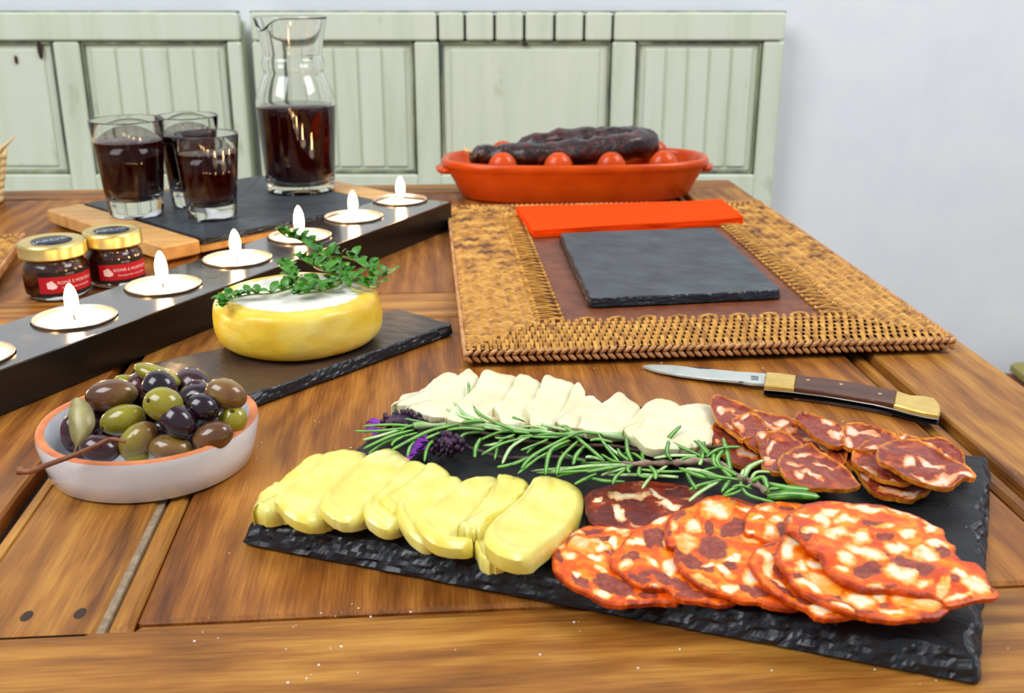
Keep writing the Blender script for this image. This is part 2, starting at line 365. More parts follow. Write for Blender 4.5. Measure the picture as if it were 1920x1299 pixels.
M['twig'] = mottled('brown_twig', [(.3, (104, 58, 34)), (.7, (150, 92, 58))], 200, .55)
M['steel'] = mottled('knife_steel', [(.3, (190, 198, 192)), (.7, (214, 220, 212))], 60, .34, 0, Metallic=.4)
M['liner'] = plain('dark_steel_liner', (40, 40, 46), .3, Metallic=.8)
M['brass'] = mottled('worn_brass', [(.3, (206, 168, 78)), (.7, (232, 202, 116))], 90, .34, 0, Metallic=.45)
M['rosewood'] = wood('dark_handle_wood', (44, 20, 12), (74, 40, 26), (98, 58, 40), math.radians(14), .35)
M['salt'] = plain('salt_crumb', (245, 243, 238), .6)
M['seat_brown'] = plain('red_brown_wood', (122, 66, 36), .5)
M['seat_olive'] = plain('olive_cushion', (158, 148, 86), .8)

# ------------------------------------------------------------------ room
g = G(); g.box((0, 1.47, .65), XYZ, (3.2, .04, 1.4)); tag(g.build('wall_back', M['wall'], None, False), 'plain white plaster wall behind the green benches', 'wall', None, 'structure')
g = G(); g.box((0, .4, -.77), XYZ, (3.2, 1.9, .02)); tag(g.build('floor', M['floor'], None, False), 'dark wooden floor far below the table', 'floor', None, 'structure')

# ------------------------------------------------------------------ table
tb = thing('wooden_table', T(-.13, .62, -.75), 'brown oiled wooden table with framed plank top', 'table')
def plank(u0, u1, v0, v1, mat, name='plank', top=0.0, th=.026, bev=.0012):
    g = G(); g.box(T((u0+u1)/2, (v0+v1)/2, top-th/2), (UX, VX, ZX), ((u1-u0)/2, (v1-v0)/2, th/2), bev); return g.build(name, mat, tb, False)
UL, UR, VF, VB = -.62, .2968, .19, 1.034
plank(UL, UR, VF, .3035, M['table_u'], 'front_rail')
plank(UL, UR, .992, VB, M['table_u'], 'back_rail')
plank(.2390, UR, .3045, .991, M['table_v'], 'side_stile'); plank(UL, -.565, .3045, .991, M['table_v'], 'side_stile')
plank(-.1545, -.1085, .3000, .991, M['table_v'], 'centre_stile')
for a, b in ((-.0965, .2245), (-.551, -.1660)):
    plank(a, b, .3085, .6195, M['table_panel'], 'panel', -.0004); plank(a, b, .6725, .990, M['table_panel'], 'panel', -.0004)
    plank(a+.001, b-.001, .6210, .6712, M['table_u'], 'cross_rail', -.0002)
plank(.2297, .2374, .3050, .991, M['table_v'], 'bead_moulding', -.0032, .016, .002)
plank(-.1618, -.1556, .3050, .991, M['table_v'], 'bead_moulding', -.0030, .016, .002)
plank(-.1058, -.0978, .3040, .991, M['table_v'], 'bead_moulding', -.0010, .016, .002)
plank(-.564, -.5525, .3050, .991, M['table_v'], 'bead_moulding', -.0022, .016, .002)
plank(-.0965, .2245, .3040, .3078, M['table_u'], 'bead_moulding', -.0016, .016, .001)
plank(-.1087, -.1060, .3005, .991, M['filler'], 'filled_gap', -.0012, .012, .0002)
plank(UL+.004, UR-.004, VF+.004, VB-.004, M['groove'], 'underframe', -.0075, .0205, .001)
for px, py in ((50, 1155), (150, 1150)):
    g = G(); p = at(px, py, 0); g.lathe([(.0019, -.002), (.0019, .00005), (.0012, .00012)], 14, p, True, True, None, 1.7, YAW); g.build('wood_plug', M['knot'], tb)
for u in (UL+.05, UR-.05):
    for v in (VF+.05, VB-.05):
        g = G(); g.box(T(u, v, -.39), (UX, VX, ZX), (.03, .03, .36), .003); g.build('leg', M['table_v'], tb, False)
for u in (UL+.05, UR-.05):
    g = G(); g.box(T(u, (VF+VB)/2, -.07), (UX, VX, ZX), (.011, (VB-VF)/2-.08, .04), .002); g.build('apron', M['table_v'], tb, False)
for v in (VF+.05, VB-.05):
    g = G(); g.box(T((UL+UR)/2, v, -.07), (UX, VX, ZX), ((UR-UL)/2-.08, .011, .04), .002); g.build('apron', M['table_v'], tb, False)

# ------------------------------------------------------------------ green benches
YB = 1.385                                   # front face of the bench backs
def bx(px, y=200): return atY(px, 22, YB).x
def bz(py): return atY(960, py, YB).z
def bench(name, label, x0, x1, layout, block_gaps):
    zt = bz(23); r = thing(name, (( x0+x1)/2, YB, -.75), label, 'bench', 'green painted benches')
    def pc(nm, a, b, z0, z1, y=0.0, d=.014, mat='paint', bev=.002, par=None):
        g = G(); g.box(((a+b)/2, YB+y+d/2, (z0+z1)/2), (XYZ[0], XYZ[2], XYZ[1]), ((b-a)/2, (z1-z0)/2, d/2), bev); return g.build(nm, M[mat], par or r, False)
    zr, zb, z0 = bz(76), bz(326), -.36
    pc('gap_shade_backing', x0+.004, x1-.004, z0, zt-.004, .0135, .012, 'bench_dark', .001)  # dark sheet added behind the boards so the gaps read as shaded
    xs = [x0]+block_gaps+[x1]
    for a, b in zip(xs, xs[1:]): pc('top_rail', a+.0017, b-.0017, zr, zt, -.002, .016, 'paint')
    pc('rubbed_edge', x0+.001, x1-.001, zt-.0008, zt+.0014, 0, .012, 'paint_edge', .0005)
    for kind, a, b, n in layout:
        if kind == 's': pc('stile', a+.001, b-.001, z0, zr-.0015, 0, .014)
        else:
            p = pc('panel', a+.0035, b-.0035, zb+.003, zr-.004, .0075, .008, 'paint', .001)
            for q0, q1, w0, w1 in ((a+.001, a+.0038, zb, zr-.002), (b-.0038, b-.001, zb, zr-.002), (a+.001, b-.001, zr-.0045, zr-.0012), (a+.001, b-.001, zb, zb+.003)):
                pc('panel_moulding', q0, q1, w0, w1, .003, .011, 'paint_edge', .0006, p)
            if n:
                m = .010; ww = (b-a-2*m)/n
                for k in range(n): pc('panel_board', a+m+k*ww+.0015, a+m+(k+1)*ww-.0015, zb+.008, zr-.010, .0045, .006, 'paint', .0016, p)
            else: pc('panel_field', a+.014, b-.014, zb+.009, zr-.011, .005, .006, 'paint', .003, p)
            pc('bottom_rail', a-.001, b+.001, z0, zb-.001, .0005, .0135)
    pc('seat', x0, x1, -.345, -.32, -.33, .335, 'paint'); pc('side_end', x0, x0+.022, -.75, zt-.01, .015, .02); pc('side_end', x1-.022, x1, -.75, zt-.01, .015, .02)
    for x in (x0+.03, x1-.03): pc('leg', x-.02, x+.02, -.75, -.345, -.31, .04)
    return r
X = lambda p: bx(p)
bench('green_bench', 'pale green painted wooden bench back, the wide one behind the orange dish', X(466), X(1477),
      [('s', X(466), X(513), 0), ('p', X(513), X(773), 5), ('s', X(773), X(822), 0), ('p', X(822), X(1149), 0), ('s', X(1149), X(1197), 0), ('p', X(1197), X(1436), 5), ('s', X(1436), X(1477), 0)],
      [X(p) for p in (820, 871, 927, 983, 1040, 1096, 1150)])
bench('green_bench', 'pale green painted wooden bench back at the left, behind the wine glasses', X(-565), X(447),
      [('s', X(-565), X(-520), 0), ('p', X(-520), X(-300), 5), ('s', X(-300), X(-245), 0), ('p', X(-245), X(88), 0), ('s', X(88), X(140), 0), ('p', X(140), X(418), 5), ('s', X(418), X(447), 0)], [])
for bn, px, py, rw, rh in (('green_bench.001', 75, 92, 5, 18), ('green_bench.001', 30, 112, 3, 8), ('green_bench', 984, 82, 6, 4)):
    g = G(); q = atY(px, py, YB+.0035); k_ = 1.44/2030; g.ell(q, XYZ, (rw*k_, .0012, rh*k_), 14, 8); g.build('knot', M['knot'], bpy.data.objects[bn])
# low seat at the right, seen past the table edge
p = atY(1868, 688, 1.40)+ZX*.014
s = thing('low_stool', (p.x+.23, 1.27, -.75), 'low red-brown seat with olive cushion against the wall, right of table', 'stool')
for nm, c, h, mt in (('seat_board', (p.x+.25, 1.26, p.z-.030), (.26, .13, .013), 'seat_brown'), ('cushion', (p.x+.25, 1.335, p.z-.008), (.24, .05, .008), 'seat_olive')):
    g = G(); g.box(c, XYZ, h, .008); g.build(nm, M[mt], s, True, None, None, 40)
for x in (.02, .44):
    for y in (1.16, 1.36):
        g = G(); g.box((p.x+x, y, (-.75+p.z-.058)/2), XYZ, (.018, .018, (p.z-.058+.75)/2), .002); g.build('leg', M['seat_brown'], s, False)

# ------------------------------------------------------------------ slates
def slate(name, label, corners, z1, th, mat, cat='slate board', chip=.0022, seed=1, kind=None, parent=None, radius=.004):
    P = [Vector((c[0], c[1], 0)) for c in corners]; per = []; n = len(P)
    for i in range(n):
        a, b, c = P[i-1], P[i], P[(i+1) % n]
        d0 = (a-b).normalized(); d1 = (c-b).normalized(); r = radius*(.6+.6*random.random())
        for t in (0, .5, 1): per.append(b+d0*r*(1-t)**2+d1*r*t**2)
        e = (P[(i+1) % n]-b).length; m = max(2, int((e-2*radius)/.0014))
        for k in range(1, m): per.append((b+d1*radius*1.4).lerp(c-d1*radius*1.4, k/m))
    cen = sum(P, Vector())/n; m = len(per); LV = (0, .10, .24, .40, .56, .72, .88, 1.0); R = [[] for _ in LV]
    for i, q in enumerate(per):
        inn = (per[(i+1) % m]-per[i-1]).normalized(); inn = Vector((-inn.y, inn.x, 0))
        if inn.dot(cen-q) < 0: inn = -inn
        s1 = nz(q, 75, seed)*1.4; s2 = nz(q, 300, seed+3); c = max(.0006, chip*(1.0+.7*s1+.3*s2))
        for k, lv in enumerate(LV):
            na = nz((q.x, q.y, lv*.05), 130, seed+20); nb2 = nz((q.x, q.y, lv*.05), 420, seed+31)
            if k == 0: ins, dz = c+.0005, 0
            elif k == len(LV)-1: ins, dz = .0008+.0010*abs(na), th
            else: ins, dz = max(0, c*((1-lv)**1.3*.95+.28*na+.16*nb2)), th*(lv+.05*nb2)
            R[k].append(q+inn*ins+ZX*(z1-dz))
    g = G(); g.rings(R[::-1]); g.M = [1]*(len(g.F)-m)+[0]*m
    o = g.build(name, [M[mat], M['slate_edge']], parent, False, None)
    if not parent: tag(o, label, cat, None, kind)
    return o
ZS = .0088
slate('slate_board', 'large black slate board with chipped edges carrying cheese and sausage slices', [at(445, 983, ZS), at(1846, 1243, ZS), at(1864, 853, ZS), at(838, 704, ZS)], ZS, .0085, 'slate', chip=.0042, seed=2)
ZC = .0068
slate('slate_board', 'narrow brown-mottled slate board under the whole cheese wheel', [at(236, 689, ZC), at(462, 746, ZC), at(853, 606, ZC), at(748, 577, ZC)], ZC, .0065, 'slate_brown', chip=.0016, seed=5, radius=.006)

# ------------------------------------------------------------------ candle holder and tealights
ZH = .0215
a0, a1 = at(0, 695, ZH), at(846, 379, ZH); d = (a1-a0).normalized(); nb = Vector((-d.y, d.x, 0))
b0 = at(745, 363, ZH); wd = (b0-a0).dot(nb)
far = a1; near = a0-d*.16; c = (far+near)/2+nb*wd/2
h = thing('candle_holder', (c.x, c.y, 0), 'long black metal bar holding a row of lit tealights', 'candle holder')
TL_PX = [(140, 597), (307, 537), (445, 487), (565, 445), (663, 408), (750, 376)]
tl = [at(x, y, ZH) for x, y in TL_PX]; step = (tl[-1]-tl[0])/5
tl = [tl[0]+step*k for k in range(-1, 6)]; RT = .0214
# top plate with round wells: a strip of square cells with a hole, so each cup sits in its well
g = G(); L0 = (near-c).dot(d); L1 = (far-c).dot(d)
cen = [((t-c).dot(d), (t-c).dot(nb)) for t in tl]; cuts = [L0]+[(p[0]+q[0])/2 for p, q in zip(cen, cen[1:])]+[L1]
for k, (cu, cv) in enumerate(cen):
    A, B = cuts[k], cuts[k+1]; hw = wd/2; n = 40; ring = []; sq = []
    for j in range(n):
        t = 2*math.pi*j/n+math.pi/n; x, y = math.cos(t), math.sin(t)
        s_ = min((B-cu)/x if x > 0 else (A-cu)/x, (hw-cv)/y if y > 0 else (-hw-cv)/y)
        sq.append(c+d*(cu+x*s_)+nb*(cv+y*s_)); ring.append(c+d*(cu+x*RT*1.03)+nb*(cv+y*RT*1.03))
    for t in (math.atan2(sy, sx) for sx, sy in ((B-cu, hw-cv), (A-cu, hw-cv), (A-cu, -hw-cv), (B-cu, -hw-cv))):
        j = int(round(((t % (2*math.pi))-math.pi/n)/(2*math.pi)*n)) % n
        sq[j] = c+d*(B if math.cos(t) > 0 else A)+nb*(hw if math.sin(t) > 0 else -hw)
    low = [Vector((q.x, q.y, ZH-.016)) for q in ring]
    g.rings([sq, ring, low], True, False, True)
g.build('top_plate', M['holder'], h, True, None, None, 35)
g = G()
pts = [(L0, -wd/2), (L1, -wd/2), (L1, wd/2), (L0, wd/2)]
W = lambda u, v, z: c+d*u+nb*v+ZX*(z-c.z)
for (u0, v0), (u1, v1) in zip(pts, pts[1:]+pts[:1]):
    i = g.v(W(u0, v0, 0.0005), W(u1, v1, 0.0005), W(u1, v1, ZH), W(u0, v0, ZH)); g.F.append([i, i+1, i+2, i+3])
i = g.v(*[W(u, v, .0005) for u, v in pts]); g.F.append([i+3, i+2, i+1, i])
g.build('bar_body', M['holder_side'], h, False)
g = G(); g.tube([W(L0, -wd/2+.0002, ZH), W(L1, -wd/2+.0002, ZH)], .0006, 6); g.build('rim_edge', M['holder'], h)
ORD = ['nearest on the bar, cut by the left frame edge', 'in front of the nearer jam jar', 'beside the farther jam jar', 'left of the whole cheese', 'behind the raised thyme tip', 'second from the far end of the bar', 'farthest on the bar, near the orange dish']
for k, t in enumerate(tl):
    th_ = thing('tealight', (t.x, t.y, ZH-.0155), 'lit white tealight '+ORD[k], 'tealight', 'tealights in the black bar')
    g = G(); q = Vector((t.x, t.y, ZH)); g.lathe([(.001, -.0155), (RT-.0006, -.0155), (RT, -.014), (RT, .0010), (RT+.0004, .0014), (RT-.0005, .0016), (RT-.0009, .0008), (RT-.0009, -.0040)], 40, q, True, False); g.build('metal_cup', M['cup'], th_)
    g = G(); g.lathe([(RT-.0010, -.006), (RT-.0010, -.0004), (RT-.0030, -.0010), (.006, -.0012), (.0005, -.0011)], 40, q); g.build('wax', M['wax'], th_)
    g = G(); lean = (random.random()-.5)*.002; g.tube([q+Vector((0, 0, -.001)), q+Vector((lean*.3, 0, .0015)), q+Vector((lean, 0, .0038))], .0004, 6); g.build('wick', M['wick'], th_)
    g = G(); ht = .0150+.0025*random.random()
    prof = [(.0004, 0), (.0016, .05), (.0025, .15), (.0030, .28), (.0032, .42), (.0031, .56), (.0027, .70), (.0020, .84), (.0011, .95), (.0002, 1.0)]
    g.lathe([(r*1.12, z*ht*1.12) for r, z in prof], 16, q+Vector((lean*.6, 0, .0024))); g.build('flame', M['flame'], th_)

# ------------------------------------------------------------------ wine board, glasses, carafe
ZW = .0130
A, B = at(45, 399, ZW), at(304, 463, ZW); C_ = at(690, 359, ZW)
e1 = (at(600, 404, ZW)-B); e1 = Vector((e1.x, e1.y, 0)).normalized()
e2 = (A-B); e2 = e2-e1*e2.dot(e1); wdt = e2.length; e2.normalize()
LEN = (C_-B).dot(e1)+.012
O = B
def WB(u, v, z): return Vector((O.x, O.y, 0))+e1*u+e2*v+ZX*z
br = thing('serving_board', WB(LEN/2, wdt/2, 0), 'pale wooden serving board with inset dark slate under the wine glasses', 'serving board')
EW = .030
for u0, u1, nm in ((0, EW, 'end_block'), (LEN-EW, LEN, 'end_block')):
    g = G(); g.box(WB((u0+u1)/2, wdt/2, (ZW+.0022)/2), (e1, e2, ZX), ((u1-u0)/2, wdt/2, (ZW-.0022)/2), .0012); g.build(nm, M['pale_wood'], br, False)
g = G(); g.box(WB(LEN/2, wdt/2, .0055), (e1, e2, ZX), (LEN/2-EW-.0002, wdt/2-.0005, .0028), .0008); g.build('board_panel', M['pale_wood'], br, False)
for u in (.006, LEN-.006-.012):
    for v in (.02, wdt-.02):
        g = G(); g.box(WB(u+.006, v, .0011), (e1, e2, ZX), (.006, .012, .0011), .0003); g.build('foot', M['pale_wood'], br, False)
slate('slate_inset', None, [WB(EW+.001, -.0008, 0), WB(LEN-EW-.001, -.0008, 0), WB(LEN-EW-.001, wdt-.002, 0), WB(EW+.001, wdt-.002, 0)], ZW+.0004, .0048, 'slate_sheen', chip=.0012, seed=8, parent=br, radius=.001)
ZG = ZW+.0005
def scale_at(p): return ((Vector(p)-Vector((0, 0, H))).dot(Vector((0, CP, -SP))))/FPX     # metres per pixel at a point
def glass(label, cx, base_y, rim_y, rim_w, base_w, wine_y):
    c, rb, s = centre(cx, base_y, ZG, base_w/2)
    rr = rim_w/2*s; ht = atY(cx, rim_y, c.y).z-ZG; wl = atY(cx, wine_y, c.y).z-ZG
    t = thing('shot_glass', c, label, 'glass', 'shot glasses of red wine')
    ro = lambda z: rb*.97+(rr-rb*.97)*(z/ht)**1.05
    fl = ht*.175; w_ = .0016
    prof = [(.0005, .0022), (rb*.70, .0018), (rb*.80, .0002), (rb*.90, 0), (rb*.97, .0018)]+[(ro(z), z) for z in (fl*.5, fl, ht*.4, ht*.6, ht*.8, ht-.0008)]+[(ro(ht)-.0003, ht), (ro(ht)-w_+.0003, ht), (ro(ht)-w_, ht-.0008)]
    prof += [(ro(z)-w_, z) for z in (ht*.8, ht*.6, ht*.4, fl+.005)]+[(ro(fl)-w_-.0012, fl+.0012), (ro(fl)*.7, fl), (.0005, fl-.0002)]
    def oct(q, a):                       # softly faceted lower body
        k = max(0, 1-q.z/(ht*.55)); f = 1-.045*k*(math.cos(8*a)*.5+.5); return Vector((q.x*f, q.y*f, q.z))
    g = G(); g.lathe(prof, 64, c, True, True, oct); g.build('glass_body', M['glass'], t)
    g = G(); e = w_-.0004; pr = [(.0005, fl-.0006), (ro(fl)*.7, fl-.0004), (ro(fl)-e-.0014, fl+.0018), (ro(fl+.005)-e-.0005, fl+.0055)]+[(ro(z)-e, z) for z in (ht*.4, ht*.55, wl-.0004)]+[(ro(wl)-e-.0006, wl), (.0005, wl-.0002)]
    g.lathe(pr, 64, c, True, True, oct); g.build('wine', M['wine'], t)
glass('glass of red wine with clear heavy base, leftmost on the slate', 257, 412, 223, 133, 101, 262)
glass('glass of red wine standing behind the two other glasses', 366, 391, 216, 112, 84, 250)
glass('glass of red wine in front, with candle reflections', 399, 418, 250, 119, 92, 284)
def carafe():
    c, rb, s = centre(565, 367, ZG, 61); s *= 1.03
    Z = lambda py: atY(565, py, c.y).z-ZG
    t = thing('wine_carafe', c, 'glass carafe half full of red wine with flared pouring rim', 'carafe')
    K = [(355, 60), (330, 62), (280, 65), (230, 68), (200, 69.5), (185, 69), (168, 64), (150, 57), (138, 52.0), (132, 52.5), (126, 54.5), (118, 55), (111, 53.5), (105, 51.5), (95, 52), (70, 55.5), (45, 60), (33, 63)]
    pts = spline([(Z(y), r*s, 0) for y, r in K], 4); outer = [(p.y, p.x) for p in pts]; w_ = .0021; ht = outer[-1][1]
    prof = [(.0005, .0035), (40*s, .003), (52*s, .0004), (57*s, 0), (60*s, .0016)]+outer+[(outer[-1][0]-.0006, ht+.0008), (outer[-1][0]-w_, ht)]+[(r-w_, z) for r, z in outer[::-1][1:] if z > .010]+[(50*s, .0068), (.0005, .0062)]
    sa = math.radians(232)
    def spout(q, a):
        dz = max(0, (q.z-(ht-.028))/.028); da = (a-sa+math.pi) % (2*math.pi)-math.pi
        k = math.exp(-(da/.30)**2)*dz**1.6; f = 1+.10*k
        k2 = math.exp(-(da/.30)**2)*max(0, (q.z-(ht-.012))/.012)**2
        return Vector((q.x*f, q.y*f, q.z-.0085*k2))
    g = G(); g.lathe(prof, 72, c, True, True, spout); g.build('glass_body', M['glass'], t)
    wl = Z(197); e = w_-.0005; inner = [(r-e, z) for r, z in outer if .0125 < z < wl-.0004]
    r_w = min(outer, key=lambda p: abs(p[1]-wl))[0]
    g = G(); g.lathe([(.0005, .0080), (49*s, .0086)]+inner+[(r_w-e-.0004, wl), (.0005, wl-.0002)], 64, c); g.build('wine', M['wine'], t)
carafe()

# ------------------------------------------------------------------ jam jars
def text_geo(txt, size):
    cu = bpy.data.curves.new('lettering', 'FONT'); cu.body = txt; cu.size = size; cu.align_x = 'CENTER'; cu.resolution_u = 3
    o = bpy.data.objects.new('lettering', cu); COL.objects.link(o); bpy.context.view_layer.update()
    me = o.evaluated_get(bpy.context.evaluated_depsgraph_get()).to_mesh()
    vs = [v.co.copy() for v in me.vertices]; fs = [list(p.vertices) for p in me.polygons]
    bpy.data.objects.remove(o); bpy.data.curves.remove(cu); return vs, fs
def jar(label, cx, base_y, top_y, width, face):
    c, r, s = centre(cx, base_y, 0, width/2, .85)
    ht = atY(cx, top_y, c.y).z; t = thing('jam_jar', c, label, 'jar', 'mini jam jars')
    body = [(.0005, .0016), (r*.72, .0012), (r*.80, 0), (r*.90, .001), (r*.965, .0032), (r*.985, ht*.2), (r*.985, ht*.50), (r*.96, ht*.57), (r*.90, ht*.62), (r*.86, ht*.66), (r*.885, ht*.70), (r*.88, ht*.83)]
    g = G(); g.lathe(body, 56, c, True, True); g.build('glass_body', M['glass'], t)
    g = G(); g.lathe([(.0005, .0034)]+[(max(.0005, q-.0014), max(z, .0036)) for q, z in body[3:-2]]+[(r*.84, ht*.76), (.0005, ht*.76)], 48, c); g.build('jam', M['jam'], t)
    def lug(q, a):
        k = 1+(.018*max(0, math.cos(a*4+.5))**6 if q.z < ht*.80 else 0); return Vector((q.x*k, q.y*k, q.z))
    g = G(); R_ = r*1.03; g.lathe([(R_*.90, ht*.735), (R_*.985, ht*.730), (R_*1.01, ht*.745), (R_*.99, ht*.765), (R_*.99, ht*.91), (R_*.97, ht*.955), (R_*.90, ht*.985), (R_*.82, ht*.975), (R_*.76, ht*.965), (.0005, ht*.965)], 72, c, True, True, lug); lid = g.build('lid', M['gold'], t)
    g = G(); g.lathe([(R_*.60, ht*.966), (R_*.60, ht*.972), (.0005, ht*.972)], 48, c); g.build('lid_sticker', M['sticker'], lid)
    vs, fs = text_geo('JARDIM', .0078); g = G(); ca = face+math.pi/2
    g.v(*[c+Vector((v.x*math.cos(ca)-(v.y-.003)*math.sin(ca), v.x*math.sin(ca)+(v.y-.003)*math.cos(ca), ht*.972+.0002)) for v in vs]); g.F = fs; g.build('lid_lettering', M['ink_grey'], lid, False)
    rl = r*.985+.0003
    def cyl(x, z, e=0): a = face+x/rl; return c+Vector(((rl+e)*math.cos(a), (rl+e)*math.sin(a), z))
    def band(nm, x0, x1, z0, z1, mat, e):
        g = G(); n = 24; lo = [cyl(x0+(x1-x0)*k/n, z0, e) for k in range(n+1)]; hi = [cyl(x0+(x1-x0)*k/n, z1, e) for k in range(n+1)]
        g.rings([lo, hi], False, False, False); return g.build(nm, M[mat], t)
    HW = r*.95; z0, z1 = ht*.115, ht*.535
    red = band('red_label', -HW, HW, ht*.17, ht*.455, 'label_red', .0003)
    band('label_band', -HW, HW, ht*.455, z1, 'label_black', .0003); band('label_band', -HW, HW, z0, ht*.17, 'label_black', .0003)
    def words(txt, size, x, z, mat):
        vs, fs = text_geo(txt, size); g = G(); g.v(*[cyl(x+v.x, z+v.y, .0006) for v in vs]); g.F = fs; g.build('lettering', M[mat], red, False)
    words('ROMÃ E MORTELO', .0028, .0040, ht*.325, 'ink'); words('Pomegranate and myrtle', .0019, .0040, ht*.24, 'ink'); words('DOCES', .0016, 0, ht*.475, 'ink_grey')
    g = G(); pts = []; n = 28
    for k in range(n):
        a = 2*math.pi*k/n; q = .0026*(1+.10*math.sin(5*a+1)); x, y = q*math.cos(a), q*math.sin(a)
        if abs((a+.45+math.pi) % (2*math.pi)-math.pi) < .35: x *= 1.45; y *= 1.45
        pts.append(cyl(-.0116+x, ht*.315+y, .0006))
    g.rings([pts], True, False, True); g.build('fruit_emblem', M['ink'], red, False)
jar('jam jar with gold lid and red label, the nearer of the two', 111, 566, 447, 117, math.radians(-44))
jar('jam jar with gold lid and red label, the farther of the two', 221, 541, 428, 103, math.radians(-50))

# ------------------------------------------------------------------ rattan placemats
def placemat(label, org, ex, ey, W_, D_, bw, n_front, n_side, detail):
    """org: front-left outer corner; ex/ey unit axes; W_ x D_ outer size; bw border width"""
    Q = lambda x, y, z: Vector((org.x, org.y, 0))+ex*x+ey*y+ZX*z
    t = thing('rattan_placemat', Q(W_/2, D_/2, 0), label, 'placemat', 'rattan placemats')
    g = G(); g.box(Q(W_/2, D_/2, .0045), (ex, ey, ZX), (W_/2-.003, D_/2-.003, .0035), .001); g.build('cane_core', M['cane_dark'], t, False)
    g = G(); g.box(Q(W_/2, D_/2, .0080), (ex, ey, ZX), (W_/2-bw+.006, D_/2-bw+.006, .0010), .0005); g.build('centre_panel', M['leather'], t, False)
    rest = G(); restb = G(); ribs = 7; objs = 0
    def strand(g, P0, P1, ph, wid, l0, l1):       # flat cane going over and under the ribs
        ax = (P1-P0).normalized(); sd = ax.cross(ZX).normalized(); L = (P1-P0).length; per = bw/ribs; n = max(3, int(L/per*4)); R = []
        for k in range(n+1):
            s_ = L*k/n; d_ = l0+(l1-l0)*k/n
            z = .0095+.0011*math.cos(math.pi*d_/per+ph)-.0016*max(0, 1-d_/.005); p = P0+ax*s_+ZX*z
            R.append([p-sd*wid-ZX*.0006, p-sd*wid*.55+ZX*.0002, p+sd*wid*.55+ZX*.0002, p+sd*wid-ZX*.0006])
        g.rings(R, False, False, False)
    sides = [('f', W_, n_front, lambda s_, d_: (s_, d_)), ('l', D_, n_side, lambda s_, d_: (d_, s_)), ('r', D_, n_side, lambda s_, d_: (W_-d_, s_)), ('b', W_, n_front, lambda s_, d_: (s_, D_-d_))]
    for sd, LEN_, n, mp in sides:
        for k in range(n):
            s_ = LEN_*(k+.5)/n+(random.random()-.5)*.0004; lim = min(bw, s_, LEN_-s_)
            if lim < .004: continue
            one = detail and (sd == 'f' or (sd in 'lr' and s_ < D_*.42)); g = G() if one else rest
            wid = LEN_/n*(.46+.08*random.random())
            strand(g, Q(*mp(s_, .0015), 0), Q(*mp(s_, lim), 0), math.pi*k, wid, .0015, lim)
            if one: g.build('cane_strand', M['rattan'], t)
        nb_ = int(LEN_/.0042); one = detail and sd == 'f'
        for k in range(nb_):
            for row in (0, 1):
                s_ = LEN_*(k+.5)/nb_; g = G() if one else restb
                p = Q(*mp(s_, .0004+.0006*row), .0078-.0036*row); a = (Q(*mp(s_+.001, 0), 0)-Q(*mp(s_, 0), 0)).normalized(); o_ = (Q(*mp(s_, 0), 0)-Q(*mp(s_, .001), 0)).normalized()
                sl = .75 if row == 0 else -.75; ax = (a+ZX*sl+o_*.2).normalized(); bx_ = ax.cross(o_).normalized(); cx_ = ax.cross(bx_)
                g.ell(p, (ax, bx_, cx_), (.0031, .0013, .0014), 8, 6)
                if one: g.build('braid_strand', M['rattan_rim'], t)
        ns = int((LEN_-2*bw)/(.0168 if sd in 'fb' else .0078))
        for k in range(ns):
            s_ = bw+(LEN_-2*bw)*(k+.5)/ns; g = G()
            if sd in 'fb':
                g.tube([Q(*mp(s_+dx, bw+.001+dy), z) for dx, dy, z in ((-.0046, -.0012, .0085), (-.0038, .0002, .0102), (0, .0006, .0106), (.0038, .0002, .0102), (.0046, -.0012, .0085))], .0009, 6)
            else:
                for dd in (-.0013, .0013): g.tube([Q(*mp(s_+dd*2, bw-.003), .010), Q(*mp(s_+dd*1.6, bw+.006), .0108), Q(*mp(s_, bw+.0125), .0098)], .0006, 5)
                g.tube([Q(*mp(s_-.0016, bw+.0125), .0098), Q(*mp(s_+.0016, bw+.0128), .0100)], .0011, 6)
            g.build('inner_stitch', M['rattan'], t)
    o = rest.build('cane_weave', M['rattan_far'], t); o['kind'] = 'stuff'
    o = restb.build('rim_braid', M['rattan_rim'], t); o['kind'] = 'stuff'
    return t
pm0 = T(.0178, .5315); PMW, PMD = .2655, .360
placemat('honey rattan placemat with brown centre under the orange napkin and small slate', pm0, UX, VX, PMW, PMD, .045, 120, 150, True)
p1 = at(46, 441, .008); p2 = at(0, 505, .008); ey = (p1-p2); ey = Vector((ey.x, ey.y, 0)).normalized(); ex = Vector((ey.y, -ey.x, 0))
o2 = Vector((p1.x, p1.y, 0))-ey*.30-ex*.25
placemat('second rattan placemat, only its corner showing at the left edge', o2, ex, ey, .25, .30, .046, 100, 120, False)
g = G()
